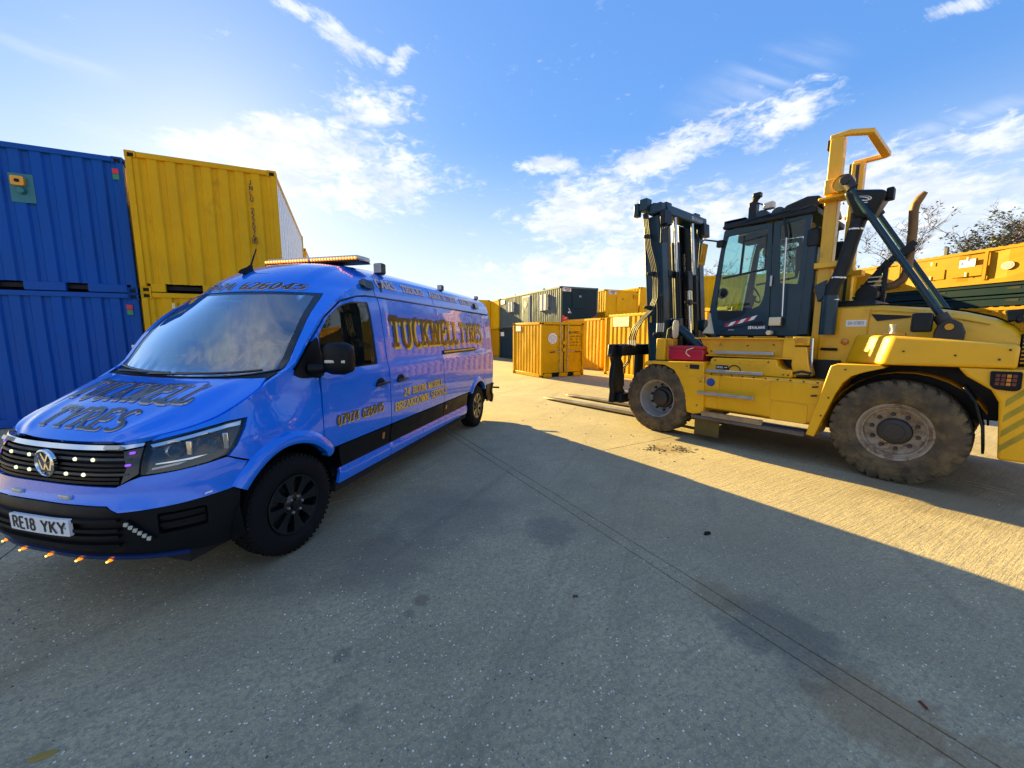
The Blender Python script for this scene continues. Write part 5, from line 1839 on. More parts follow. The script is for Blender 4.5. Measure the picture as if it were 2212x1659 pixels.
# wheels ------------------------------------------------------------
def fork_wheel(front):
    w = MB()
    if front:
        w.lathe([(.345, .175), (.335, .182), (.322, .170), (.315, .13), (.300, -.02), (.285, -.06), (.16, -.075), (0, -.078)], (0, 0, 0), (0, 1, 0), 48)
    else:
        w.lathe([(.350, .175), (.340, .185), (.322, .178), (.312, .155), (.300, .150), (.292, .165), (.280, .160), (.268, .115), (.245, .105), (.165, .095), (.160, .10)], (0, 0, 0), (0, 1, 0), 48)
    wh = w.build('wheel', M_RIMG if front else M_RIMW, fk, smooth=30)
    t = MB()
    t.lathe([(.33, -.19), (.40, -.205), (.50, -.212), (.560, -.200), (.588, -.17), (.598, -.10), (.600, 0), (.598, .10), (.588, .17), (.560, .200), (.50, .212), (.43, .208), (.425, .213), (.38, .210), (.345, .18)], (0, 0, 0), (0, 1, 0), 72)
    n = 30
    for k in range(n):
        for sgn in (1, -1):
            a = 2 * math.pi * (k + (.5 if sgn < 0 else 0)) / n
            hw = math.pi / n * .78
            ring = []
            for y, r0, r1 in ((sgn * .012, .594, .618), (sgn * .12, .592, .620), (sgn * .185, .572, .606), (sgn * .207, .535, .560)):
                sk = .16 * (abs(y) / .2) * (1 if sgn > 0 else 1)
                ring.append([(r * math.cos(a + o + sk), y, r * math.sin(a + o + sk)) for o, r in ((-hw, r0), (-hw * .86, r1), (hw * .86, r1), (hw, r0))])
            t.loft(ring, True, True)
    t.build('tyre', M_RUB, wh, smooth=40)
    if front:
        MB().lathe([(.20, -.07), (.19, -.02), (.15, .0), (.14, .06), (.12, .075), (0, .08)], (0, 0, 0), (0, 1, 0), 28).build('hub', M_HUB, wh)
        k, rr, y0 = 10, .235, -.07
    else:
        MB().lathe([(.158, .09), (.150, .135), (.128, .150), (.10, .152), (.095, .160), (0, .162)], (0, 0, 0), (0, 1, 0), 28).build('hub', M_HUB, wh)
        k, rr, y0 = 10, .208, .098
    for i in range(k):
        a = 2 * math.pi * (i + .3) / k
        MB().cyl((rr * math.cos(a), y0, rr * math.sin(a)), (rr * math.cos(a), y0 + .045, rr * math.sin(a)), .024, .020, seg=8).build('wheel_nut', M_HUB, wh)
    return wh


rw = fork_wheel(False)
rw.location = (.10, .995, .612)
fwh = fork_wheel(True)
fwh.location = (3.22, .995, .612)
copy_tree(rw, fk, (.10, -.995, .612), (0, R(17), R(180)))
copy_tree(fwh, fk, (3.22, -.995, .612), (0, R(11), R(180)))
fp('rear_axle', MB().box(-.12, .24, -.85, .85, .46, .78), M_HUB)
fp('front_axle', MB().box(3.0, 3.42, -.85, .85, .38, .84), M_HUB)
fp('chassis', MB().box(-.3, 3.45, -.52, .52, .42, 1.16), M_KD)
fp('chassis_side', MB().box(.75, 2.5, -.80, .80, .60, 1.42), M_KD)

for s in (1, -1):
    # rear: counterweight flank, fender box and leg
    def Y(a, c):
        return (a, c) if s > 0 else (-c, -a)
    top = [(-.72, 1.2, 1.665), (-.2, 1.2, 1.725), (.20, 1.2, 1.762), (.56, .86, 1.77), (.60, .80, 1.77), (.60, .3, 1.77), (-.72, .3, 1.69)]
    bot = [(-.72, 1.2, 1.43), (-.2, 1.2, 1.425), (.27, 1.2, 1.412), (.655, .86, 1.405), (.69, .80, 1.405), (.69, .3, 1.405), (-.72, .3, 1.43)]
    fp('rear_fender', MB().loft([[(x, s * y, z) for x, y, z in bot], [(x, s * y, z) for x, y, z in top]]), M_KY, bevel=.03, seg=3)
    leg = [(.95, .41), (.855, .40), (.80, .60), (.68, 1.0), (.615, 1.16), (.54, 1.25), (.42, 1.31), (.24, 1.375), (.28, 1.408), (.685, 1.402), (.755, 1.37)]
    fp('fender_leg', MB().prism(leg, 'y', *Y(.70, 1.198)), M_KY, bevel=.012)
    # fender lining
    lin = MB()
    secs = []
    for a in range(22, 160, 12):
        secs.append([(.05 + .70 * math.cos(R(a)), s * y, .63 + .70 * math.sin(R(a))) for y in (1.17, .62)])
    lin.loft(secs, False, False)
    lin.build('fender_lining', M_KYD, fk, fix=False)
    mf = MB()
    mf.loft([[(x, s * y, z) for y in (.86, 1.19)] for x, z in ((-.40, 1.22), (-.50, 1.06), (-.57, .80), (-.60, .52))], False, False)
    md = mf.build('mud_flap', M_KD, fk)
    sol = md.modifiers.new('thick', 'SOLIDIFY')
    sol.thickness = .02
    # tanks, steps
    fp('side_tank', MB().loft([[(x, s * y, z) for y, z in ((.80, .54), (1.10, .54), (1.15, .58), (1.15, 1.12), (1.12, 1.155), (.80, 1.155))] for x in (.80, 2.46)]), M_KY, bevel=.014)
    ub = [(2.41, 1.16), (2.40, 1.21), (2.35, 1.29), (2.33, 1.375), (2.29, 1.398), (1.41, 1.412), (1.375, 1.32), (1.31, 1.275), (1.20, 1.27), (1.20, 1.16)]
    fp('tank_block', MB().prism(ub, 'y', *Y(.55, 1.09)), M_KY, bevel=.012)
    fp('step_plate', MB().box(.96, 2.53, *Y(.96, 1.24), .385, .435), M_STEP, bevel=.006)
    for k in range(26):
        MB().cyl((1.0 + k * .06, s * 1.243, .412), (1.0 + k * .06, s * 1.252, .412), .016, seg=8).build('step_tooth', M_STEP, fk)
    fp('step_hanger', MB().box(2.10, 2.50, *Y(1.14, 1.165), .10, .385), M_STRP2, bevel=.006)
    for x0, x1, z, y in ((2.46, 1.61, .815, 1.21), (2.36, 1.53, 1.185, 1.17), (2.29, 1.45, 1.485, 1.05)):
        gb = fp('grab_rail', MB().beam((x0, s * y, z), (x1, s * y, z + .01), .05, .045), M_STEEL, bevel=.008)
        for x in (x0 - .08, x1 + .08):
            MB().beam((x, s * (y - .10), z), (x, s * y, z), .03, .03).build('rail_stay', M_STEP, gb)
    # front fender
    ff = [(3.52, 1.19), (3.44, 1.285), (2.73, 1.312), (2.39, 1.322), (2.385, 1.28), (2.35, .48), (2.52, .44), (2.63, .46), (2.70, .82), (2.79, 1.01), (2.90, 1.16), (3.08, 1.238), (3.30, 1.245)]
    fp('front_fender', MB().prism(ff, 'y', *Y(.82, 1.198)), M_KY, bevel=.010)
    fp('fender_post', MB().box(3.16, 3.33, *Y(.86, 1.08), 1.312, 1.70), M_KY, bevel=.012)
    fp('post_bracket', MB().box(3.04, 3.155, *Y(.86, 1.02), 1.312, 1.69), M_KYD, bevel=.010)

fp('counterweight', MB().loft([[(x, y, z) for x, z in ((-.69, .48), (-.64, 1.08), (-.58, 1.20), (-.40, 1.33), (-.33, 1.424), (-1.12, 1.424), (-1.25, 1.25), (-1.24, .62), (-1.15, .50))] for y in (-1.195, -.9, .9, 1.195)]), M_KY, bevel=.025, seg=3)
fp('rear_body', MB().box(-.66, .75, -.60, .60, .80, 1.42), M_KD)

# hood
hs2 = []
for x, zt, hw in ((1.0, 2.155, .66), (.86, 2.165, .66), (.43, 2.165, .66), (0, 2.11, .655), (-.3, 2.045, .65), (-.53, 1.965, .645), (-.66, 1.885, .64), (-.72, 1.82, .635)):
    hs2.append([(x, y, z) for y, z in ((hw, 1.42), (hw, zt - .20), (hw - .015, zt - .11), (hw - .06, zt - .04), (hw - .16, zt - .008), (0, zt + .01), (-hw + .16, zt - .008), (-hw + .06, zt - .04), (-hw + .015, zt - .11), (-hw, zt - .20), (-hw, 1.42))])
hood = fp('engine_hood', MB().loft(hs2), M_KY, bevel=0, smooth=50)
HF = plane_fn((0, .663, 0), (-1, 0, 0), (0, 0, 1))
DF = plane_fn((0, .70, 0), (-1, 0, 0), (0, 0, 1))
skin('hood_vent', [[(-.505, 2.04), (-.44, 1.945), (-.13, 1.985), (-.13, 2.005)]], HF, M_KD, fk, .2, .004, .004, 0)
plate('hood_label', fk, DF, -.745, -.535, 1.88, 1.965, M_LEDS if False else M_WHITE, .004, .002)
lettering('label_lettering', 'GH-078FD', .040, DF, MG, fk, .0065, (-.722, 1.905), width=.165, serif=False, stem=.2)
plate('small_label', fk, HF, -.32, -.275, 1.80, 1.90, M_WHITE, .004, .002)
MB().tube([(1.0, .655, 2.09), (.43, .655, 2.085), (0, .65, 2.03), (-.5, .642, 1.885)], .006, 5).build('hood_seam', M_KYD, hood)
fp('hood_top_plate', MB().loft([[(x, y, zt + .012) for y in (-.40, .40)] for x, zt in ((.9, 2.166), (.43, 2.168), (0, 2.115), (-.3, 2.05), (-.53, 1.97), (-.62, 1.91))], False, False), mat('dusty_top', (.46, .38, .26), .8, var=.1), bevel=0)
# radiator at the tail
fp('radiator_box', MB().box(-1.20, -.725, -.60, .60, 1.43, 1.78), M_KD)
for k in range(9):
    f = k / 8
    MB().tube([(-.64 - .50 * f, -.58, 1.955 - .12 * f), (-.64 - .50 * f, .58, 1.955 - .12 * f)], .030, 8).build('radiator_louvre', M_KD, fk)
for k in range(8):
    MB().box(-1.22, -.74, .60, .635, 1.46 + k * .042, 1.478 + k * .042).build('radiator_slat', M_KYD, fk)
fp('filler_cap', MB().prism([(-.62, 1.93), (-.58, 2.04), (-.74, 2.06), (-.70, 1.92)], 'y', .30, .50), M_KD)

# side door, lamp and handle
sdoor = fp('engine_door', MB().box(.52, 1.03, -.70, .70, 1.34, 2.13), M_KY, bevel=.02, seg=3)
MB().beam((.99, .725, 1.57), (.80, .725, 1.568), .03, .038).build('door_handle', M_PLB, sdoor, bevel=.012)
MB().lathe([(.045, 0), (.042, .022), (.030, .032), (0, .035)], (.735, .70, 1.675), (0, 1, 0), 18).build('amber_lamp', M_AMBP, fk)
fp('warning_bracket', MB().box(.74, 1.22, .60, .78, 1.16, 1.335), M_KY, bevel=.02)
WF = plane_fn((0, .78, 0), (-1, 0, 0), (0, 0, 1))


def outline_label(x0, x1, z0, z1, fn, parent=None, w=.004):
    lab = plate('warning_label', fk, fn, -x0, -x1, z0, z1, M_KYD, .003, .004)
    plate('label_field', fk, fn, -x0 + w, -x1 - w, z0 + w, z1 - w, M_KY, .0045, .004, parent=lab)
    h = z1 - z0
    skin('warning_triangle', [[(-x0 + h * .15, z0 + h * .15), (-x0 + h * .95, z0 + h * .15), (-x0 + h * .55, z0 + h * .85)]], fn, M_KYD, lab, 1, .006, 0, 0)


outline_label(.94, .79, 1.235, 1.30, WF)

# left tank face details
TF = plane_fn((0, 1.15, 0), (-1, 0, 0), (0, 0, 1))
for x0, x1, z0, z1, nm in ((1.43, .83, .835, 1.105, 'tank_hatch'), (1.40, .965, .555, .815, 'tank_hatch'), (2.43, 2.14, .87, 1.115, 'filler_hatch'), (2.34, 2.16, .585, .76, 'tank_hatch')):
    gp = plate('hatch_gap', fk, TF, -x0 - .005, -x1 + .005, z0 - .005, z1 + .005, M_KYD, .002, .03)
    plate(nm, fk, TF, -x0, -x1, z0, z1, M_KY, .007, .026, parent=gp)
MB().lathe([(.066, 0), (.066, .004), (.052, .006), (.050, .028), (.040, .040), (0, .042)], (2.275, 1.157, 1.0), (0, 1, 0), 24).build('blue_filler_cap', M_BCAP, fk)
al = plate('fluid_label', fk, TF, -2.465, -2.365, .975, 1.075, M_BLUEP, .010, .004)
lettering('label_lettering', 'ADBLUE', .022, TF, M_WHITE, al, .0125, (-2.458, 1.045), width=.085, serif=False, stem=.2)
skin('label_arrow', [[(-2.455, 1.004), (-2.405, 1.004), (-2.405, .992), (-2.375, 1.010), (-2.405, 1.028), (-2.405, 1.016), (-2.455, 1.016)]], TF, M_WHITE, al, 1, .0125, 0, 0)
UF = plane_fn((0, 1.09, 0), (-1, 0, 0), (0, 0, 1))
dl_ = plate('fuel_label', fk, UF, -2.24, -2.05, 1.215, 1.285, M_BLACKP, .004, .003)
lettering('label_lettering', 'DIESEL', .028, UF, M_WHITE, dl_, .0065, (-2.225, 1.237), width=.10, serif=False, stem=.2)
skin('label_arrow', [[(-2.115, 1.247), (-2.085, 1.247), (-2.085, 1.239), (-2.062, 1.251), (-2.085, 1.263), (-2.085, 1.255), (-2.115, 1.255)]], UF, M_WHITE, dl_, 1, .0065, 0, 0)
MB().lathe([(.10, 0), (.10, .004), (.085, .006), (.06, -.03), (0, -.03)], (1.96, 1.091, 1.20), (0, 1, 0), 24).build('fuel_filler', M_HUB, fk)
outline_label(1.91, 1.74, 1.315, 1.37, UF)
plate('fender_plate', fk, plane_fn((0, 1.198, 0), (-1, 0, 0), (0, 0, 1)), -2.62, -2.46, 1.20, 1.275, M_BLACKP, .004, .003)
for x, z in ((1.41, 1.05), (1.41, .88), (1.38, .78), (1.0, .78)):
    MB().box(x - .012, x + .012, 1.15, 1.166, z - .03, z + .03).build('hatch_hinge', M_KY, fk, bevel=.004)
for x, z in ((.905, .945), (.90, 1.065)):
    MB().beam((x + .035, 1.165, z), (x - .035, 1.168, z + .012), .022, .022).build('hatch_latch', M_HUB, fk, bevel=.006)
fp('step_plank', MB().box(1.48, 2.37, 1.165, 1.235, .437, .515), M_WOOD, bevel=.01)

# bolts along the panels
BOLT = MB().cyl((0, -.004, 0), (0, .012, 0), .011, seg=6).mesh('bolt', M_HUB, 30)
for x, y, z in [(2.43 - k * .155, 1.152, 1.132) for k in range(11)] + [(.83, 1.152, .60), (.83, 1.152, .78), (2.42, 1.152, .60), (2.42, 1.152, .80)] + [(2.26, 1.092, 1.36), (1.50, 1.092, 1.37), (1.24, 1.092, 1.20), (1.30, 1.092, 1.20)] + \
        [(2.67, 1.20, 1.24), (2.46, 1.20, .60), (2.44, 1.20, .80), (2.42, 1.20, 1.0)] + [(.60, 1.20, 1.33), (.80, 1.20, .70), (.74, 1.20, .95), (-.60, 1.20, 1.52), (-.30, 1.20, 1.55), (.10, 1.20, 1.58), (-.66, 1.20, 1.62)] + [(2.40, .942, 1.50), (1.50, .942, 1.62), (1.85, .942, 1.60)]:
    link_mesh('bolt', BOLT, fk, (x, y, z))

# cab base beam
fp('cab_beam', MB().prism([(2.60, 1.70), (1.24, 1.70), (1.24, 1.44), (2.44, 1.44)], 'y', -.94, .94), M_KY, bevel=.006)
fp('beam_flange', MB().box(1.20, 2.66, -1.02, 1.02, 1.70, 1.722), M_KY, bevel=.004)
fp('beam_flange', MB().box(1.20, 2.45, -1.02, 1.02, 1.418, 1.440), M_KY, bevel=.004)
fp('beam_end', MB().box(1.22, 1.355, .94, 1.018, 1.442, 1.698), M_KY, bevel=.004)
outline_label(2.30, 2.20, 1.575, 1.66, plane_fn((0, .94, 0), (-1, 0, 0), (0, 0, 1)))
# lever column behind the cab
fp('lift_bracket', MB().prism([(1.23, 1.60), (1.07, 1.60), (1.04, 1.40), (.99, 1.20), (1.20, 1.165), (1.24, 1.35)], 'y', .82, 1.02), M_KY, bevel=.015)
fp('bracket_head', MB().box(1.05, 1.25, .80, 1.0, 1.62, 1.745), M_KY, bevel=.012)
for k, z in enumerate((1.655, 1.70)):
    MB().tube([(1.22, 1.004, z), (1.15, 1.006, z + .02), (1.08, 1.004, z - .01)], .014, 6).build('chain_link', M_KYD, fk)
MB().tube([(1.03, .98, 1.72), (1.02, .985, 1.45), (1.0, .98, 1.2)], .022, 8).build('hydraulic_pipe', M_RODC, fk)
MB().tube([(1.22, 1.03, 1.22), (1.10, 1.04, 1.26), (.99, 1.03, 1.24), (1.02, 1.03, 1.20), (1.16, 1.03, 1.19)], .018, 6).build('cable_loop', M_HOSE, fk)

# lift posts and head ring
for s in (1, -1):
    po = fp('lift_post', MB().box(.97, 1.135, s * .52 - .035, s * .52 + .035, 1.4, 4.36).box(.97, 1.0, s * .60 - .09, s * .60 + .09, 1.4, 4.36).box(1.105, 1.135, s * .60 - .09, s * .60 + .09, 1.4, 4.36) if False else
            MB().box(.975, 1.125, s * .60 - .075, s * .60 + .075, 1.4, 4.40), M_KY, bevel=.01)
    MB().box(1.120, 1.128, s * .60 - .035, s * .60 + .035, 2.2, 4.38).build('guide_slot', M_KD, po)
    MB().box(1.03, 1.07, s * .60 - s * .079 - .004, s * .60 - s * .079 + .004, 1.6, 4.36).build('guide_slot', M_HUB, po)
    fp('post_sleeve', MB().box(1.15, 1.30, s * .64 - .075, s * .64 + .075, 1.76, 3.20), M_KB, bevel=.02)
    fp('sleeve_head', MB().box(1.13, 1.29, s * .64 - .085, s * .64 + .085, 3.0, 3.26), M_KD, bevel=.03)
    fp('post_bracket_plate', MB().box(.86, 1.16, s * .62 - .12, s * .62 + .12, 2.69, 2.77), M_KY, bevel=.01)
    fp('strut_lug', MB().lathe([(.11, -.06), (.12, 0), (.11, .06)], (.90, s * .80, 3.735), (0, 1, 0), 20).box(.86, 1.10, s * .78 - .06, s * .78 + .06, 3.64, 3.83), M_KY, bevel=.008)
    fp('lug_plate', MB().box(.88, 1.16, s * .68 - .14, s * .68 + .14, 3.585, 3.62), M_KY, bevel=.008)
    fp('lug_pin', MB().cyl((.86, s * .74, 3.735), (.86, s * .98, 3.735), .055, seg=16), M_HUB, bevel=.006)
    st = fp('strut', MB().tube([(.82, s * .90, 3.66), (-.19, s * .92, 1.89)], .036, 14), M_KB, bevel=0)
    MB().tube([(.88, s * .90, 3.79), (.79, s * .90, 3.63)], .062, 12).build('strut_eye', M_HUB, st)
    MB().tube([(-.12, s * .92, 2.0), (-.20, s * .92, 1.86)], .068, 12).build('strut_eye', M_HUB, st)
    lug = [(-.10, 1.72), (-.33, 1.70), (-.335, 1.80), (-.30, 1.90), (-.24, 1.945), (-.18, 1.94), (-.12, 1.88), (-.10, 1.80)]
    fp('strut_foot', MB().prism(lug, 'y', *((.94, 1.0) if s > 0 else (-1.0, -.94))).prism(lug, 'y', *((.82, .88) if s > 0 else (-.88, -.82))), M_HUB, bevel=.012)
    MB().cyl((-.215, s * .80, 1.86), (-.215, s * 1.02, 1.86), .036, seg=14).build('foot_pin', M_KYD, fk)
    fp('fender_lamp_box', MB().box(-.085, .085, *((.94, 1.10) if s > 0 else (-1.10, -.94)), 1.80, 2.02), M_KD, bevel=.025)
ringp = [(1.13, .675), (.92, .675), (.71, .48), (.70, -.62), (.76, -.675), (1.13, -.675), (1.13, -.60), (.80, -.60), (.795, .44), (.95, .60), (1.13, .60)]
fp('head_ring', MB().prism(ringp, 'z', 4.395, 4.455), M_KY, bevel=.008)
for y in (.60, -.60):
    fp('post_cap', MB().box(1.125, 1.16, y - .06, y + .06, 4.28, 4.40), M_HUB, bevel=.006)

# air intake
hd_ = MB().loft([[(x, y, z) for x, z in ((.80, 3.60), (.44, 3.51))] + [(x, y2, z) for (x, z), y2 in (((.44, 3.51), -y), ((.80, 3.60), -y))] for y in (.7,)] if False else
                [[(.66 + dx, .78 + dy, z + dx * .25) for dx, dy in ((-w, -d), (w, -d), (w, d), (-w, d))] for w, d, z in ((.10, .10, 3.24), (.12, .11, 3.30), (.20, .15, 3.50), (.205, .155, 3.56), (.17, .12, 3.58))])
ah = fp('intake_head', hd_, M_KD, bevel=.03, seg=3)
fp('intake_head_lamp', MB().box(.40, .47, .72, .86, 3.42, 3.56), M_PLB, bevel=.015)
AF_ = plane_fn((0, .925, 0), (-1, 0, 0), (0, 0, 1))
for k, (rx, rz, zc) in enumerate(((.075, .030, 3.475), (.055, .020, 3.468))):
    MB().tube([(.665 - rx * math.cos(a), .925, zc + rz * math.sin(a) - .02 * math.cos(a)) for a in np.linspace(-2.4, 2.6, 16)], .006, 5).build('swirl_print', M_WHITE, ah)
MB().tube([(.70, .925, 3.425), (.62, .922, 3.412)], .006, 5).build('swirl_print', M_WHITE, ah)
apts = [(.70, .78, 3.27), (.73, .78, 3.15), (.77, .78, 2.95), (.81, .78, 2.72), (.85, .78, 2.56), (.90, .80, 2.42), (.92, .80, 2.25)]
fp('intake_pipe', MB().tube(apts, .080, 18), M_KD, bevel=0)
fp('air_cleaner', MB().tube([(.92, .80, 2.30), (.92, .80, 1.77)], .092, 22), M_KB, bevel=0)
for (x, z, r) in ((.735, 3.13, .084), (.86, 2.53, .086), (.92, 2.24, .096)):
    MB().lathe([(r, -.012), (r + .004, 0), (r, .012)], (x, .79, z), (.1 if z > 2.3 else 0, 0, -1), 24).build('hose_clamp', M_RODC, fk)
fp('cleaner_bracket', MB().prism([(1.12, 2.45), (.98, 2.52), (.98, 2.28), (1.06, 2.22)], 'y', .70, .80), M_KB, bevel=.01)
# exhaust
fp('exhaust_pipe', MB().tube([(.66, -.18, 2.42), (.54, -.18, 2.44), (.43, -.19, 2.47), (.36, -.2, 2.54), (.325, -.2, 2.66), (.32, -.2, 2.9), (.32, -.2, 3.2), (.335, -.2, 3.45), (.325, -.2, 3.54), (.29, -.2, 3.61), (.245, -.2, 3.675)], [.055, .055, .055, .053, .05, .05, .05, .05, .05, .048, .03], 16), M_RUST, bevel=0)
fp('exhaust_bracket', MB().beam((.72, -.1, 2.46), (.50, -.1, 2.80), .05, .10).beam((.50, -.1, 2.80), (.27, -.13, 3.02), .05, .08).beam((.62, -.1, 2.70), (.27, -.13, 2.94), .05, .05), M_KD, bevel=.008)
fp('exhaust_silencer', MB().tube([(.66, -.45, 2.34), (.66, .20, 2.34)], .12, 18), M_KD, bevel=0)
fp('silencer_frame', MB().box(.50, .56, -.12, -.06, 2.1, 2.72).box(.72, .78, -.12, -.06, 2.1, 2.5), M_KD)
for z in (2.46, 2.52, 2.58):
    MB().box(.55, .70, -.055, -.05, z, z + .018).build('frame_rung', M_STEEL, fk)
fp('hood_hump', MB().box(.50, .98, -.50, .50, 2.12, 2.24), M_KD, bevel=.03)

# cab -----------------------------------------------------------------
CABY = .72


def cabside(s):
    return plane_fn((0, s * CABY, 0), (-1, 0, 0), (0, 0, 1))


def neg(l):
    return [(-x, z) for x, z in l]


door_o = rounded(neg([(2.46, 1.77), (1.66, 1.765), (1.665, 2.04), (1.72, 3.44), (2.41, 3.46), (2.555, 2.16), (2.52, 2.0)]), .03)
door_w = rounded(neg([(2.385, 3.36), (1.775, 3.38), (1.745, 2.60), (1.76, 2.36), (1.80, 2.22), (1.97, 2.15), (2.475, 2.17)]), .05)
rear_o = rounded(neg([(1.65, 1.765), (1.28, 1.75), (1.24, 3.47), (1.705, 3.44)]), .02)
rear_w = rounded(neg([(1.62, 3.38), (1.31, 3.42), (1.33, 2.50), (1.575, 2.54)]), .03)
for s in (1, -1):
    fnc = cabside(s)
    fl = s < 0
    dr_ = skin('cab_door', [door_o, door_w], fnc, M_KB, fk, .3, .012, .05, 30, fl)
    skin('door_glass', [door_w], fnc, M_KGL, dr_, .5, -.005, 0, 0, fl)
    skin('cab_rear_side', [rear_o, rear_w], fnc, M_KB, fk, .3, .0, .05, 30, fl)
    skin('rear_side_glass', [rear_w], fnc, M_KGL, fk, .5, -.015, 0, 0, fl)
    y = s * (CABY - .02)
    for a, c in (((2.13, 2.73), (2.105, 3.33)), ((2.40, 2.70), (1.76, 2.77)), ((1.775, 2.77), (1.79, 3.30)), ((2.11, 3.24), (1.80, 3.27))):
        MB().beam((a[0], y, a[1]), (c[0], y, c[1]), .03, .035).build('window_bar', M_KD, dr_, bevel=.006)
    skin('door_lower_tint', [neg([(2.44, 2.16), (1.98, 2.14), (2.06, 2.06), (2.30, 1.99), (2.42, 2.02)])], fnc, M_KD, dr_, 1, .014, 0, 0, fl)
    st_ = [(2.30, 1.945), (1.85, 2.065), (1.85, 2.01), (2.30, 1.89)]
    hz = skin('hazard_stripe', [neg(st_)], fnc, M_REDP, fk, 1, .016, .003, 0, fl)
    for k in range(3):
        x0 = 2.26 - k * .155
        zf = lambda x: 1.89 + (2.30 - x) * .2667
        skin('white_stripe', [neg([(x0, zf(x0)), (x0 - .075, zf(x0 - .075)), (x0 - .055 - .075, zf(x0 - .13) + .055), (x0 - .055, zf(x0 - .055) + .055)])], fnc, M_WHITE, hz, 1, .019, 0, 0, fl)
    MB().box(1.655, 1.685, y + s * .03, y + s * .06, 2.50, 2.66).build('door_hinge', M_STEEL, dr_, bevel=.006)
    MB().tube([(1.50, s * .80, 3.17), (1.49, s * .80, 2.7), (1.47, s * .80, 2.04)], .013, 8).build('hand_rail', M_RODC, fk)
    MB().tube([(1.55, s * .80, 3.45), (1.51, s * .80, 3.25), (1.50, s * .80, 3.17)], .016, 8).build('hand_rail', M_KD, fk)
    fp('cab_corner', MB().tube([(2.565, s * .66, 2.14), (2.50, s * .66, 2.7), (2.44, s * .66, 3.2), (2.40, s * .65, 3.40), (2.33, s * .64, 3.48)], .035, 10), M_KD, bevel=0)
    MB().tube([(2.60, s * .60, 2.14), (2.535, s * .60, 2.7), (2.47, s * .60, 3.2), (2.43, s * .59, 3.42)], .014, 8).build('windscreen_trim', M_RODC, fk)
lettering('cab_lettering', 'KALMAR', .042, cabside(1), M_WHITE, fk, .016, (-1.885, 1.86), width=.185, serif=False, stem=.2)
lg = plate('cab_logo', fk, cabside(1), -1.945, -1.898, 1.858, 1.905, M_WHITE, .016, .004)
lettering('logo_letter', 'G', .030, cabside(1), M_KB, lg, .0185, (-1.934, 1.868), serif=False, stem=.2)
lettering('cab_lettering', 'DCG100', .022, cabside(1), MG, fk, .016, (-2.245, 1.838), width=.095, serif=False, stem=.2)
MB().tube([(2.36, .735, 1.80), (2.30, .735, 1.845), (2.20, .735, 1.875), (1.97, .735, 1.915), (1.70, .735, 1.95)], .005, 5).build('door_crease', M_KD, fk)
skin('grab_recess', [rounded(neg([(1.98, 1.915), (1.90, 1.965), (1.74, 1.985), (1.74, 1.915)]), .02)], cabside(1), M_KD, fk, 1, .015, 0, 0)
fp('windscreen', MB().loft([[(x, y, z) for y in np.linspace(-.62, .62, 9)] for x, z in ((2.60, 2.13), (2.53, 2.7), (2.455, 3.25), (2.41, 3.45))], False, False), M_KGL, bevel=0, fix=False)
fp('rear_window', MB().loft([[(1.27, y, z) for y in (-.6, .6)] for z in (2.45, 3.38)], False, False), M_KGL, bevel=0)
fp('cab_rear_panel', MB().box(1.25, 1.29, -.68, .68, 1.76, 2.44), M_KB)
fp('cab_nose', MB().loft([[(x, y, z) for x, z in ((2.46, 1.775), (2.70, 1.79), (2.66, 1.86), (2.61, 1.92), (2.60, 2.13), (2.50, 2.13), (2.47, 1.98))] for y in (-.70, -.60, .60, .70)]), M_CRM, bevel=.02)
fp('cab_floor', MB().box(1.27, 2.46, -.70, .70, 1.74, 1.80), M_KD)
for x in (2.35, 1.55):
    for y in (.5, -.5):
        fp('cab_mount', MB().cyl((x, y, 1.70), (x, y, 1.76), .05), M_KYD, bevel=0)
fp('cab_roof', MB().loft([[(x, y, z) for x, z in ((1.18, 3.46), (2.42, 3.47), (2.44, 3.51), (2.38, 3.56), (1.24, 3.58), (1.18, 3.55))] for y in (-.76, -.70, .70, .76)]), M_KD, bevel=.015)
fp('roof_unit', MB().loft([[(x, y, z) for x, z in ((1.16, 3.57), (1.72, 3.57), (1.60, 3.68), (1.35, 3.745), (1.20, 3.72))] for y in (-.5, .62)]), M_KD, bevel=.025)
fp('roof_dome', MB().tube([(1.95, -.35, 3.60), (1.95, .55, 3.60)], .11, 18).tube([(1.72, -.35, 3.60), (1.72, .55, 3.60)], .10, 18), M_KB, bevel=0)
fp('light_guard', MB().box(2.12, 2.44, .30, .70, 3.50, 3.515).box(2.12, 2.44, .30, .70, 3.60, 3.615).box(2.40, 2.44, .30, .70, 3.515, 3.60), M_KD, bevel=.004)
for y in (.42, .58):
    MB().box(2.20, 2.38, y - .05, y + .05, 3.52, 3.595).build('roof_lamp', M_STEELD, fk, bevel=.01)
fp('camera_mast', MB().box(2.03, 2.14, .42, .56, 3.56, 3.86), M_KD, bevel=.012)
fp('camera_head', MB().tube([(2.09, .49, 3.86), (2.07, .49, 3.92), (2.03, .49, 3.96)], [.045, .05, .05], 12).box(1.99, 2.10, .44, .54, 3.93, 4.0), M_KD, bevel=.01)
MB().box(1.78, 1.92, .48, .60, 3.70, 3.80).build('work_lamp', M_LEDS, fk, bevel=.015)
MB().tube([(2.04, .50, 3.85), (1.96, .52, 3.80), (1.90, .52, 3.76), (1.84, .5, 3.70)], .012, 6).build('lamp_cable', M_HOSE, fk)
for k in range(3):
    MB().tube([(2.30 - k * .3, .74, 3.50 + k * .004), (2.0 - k * .3, .755, 3.535), (1.75 - k * .25, .76, 3.56)], .014, 6).build('roof_rail', M_KD, fk)
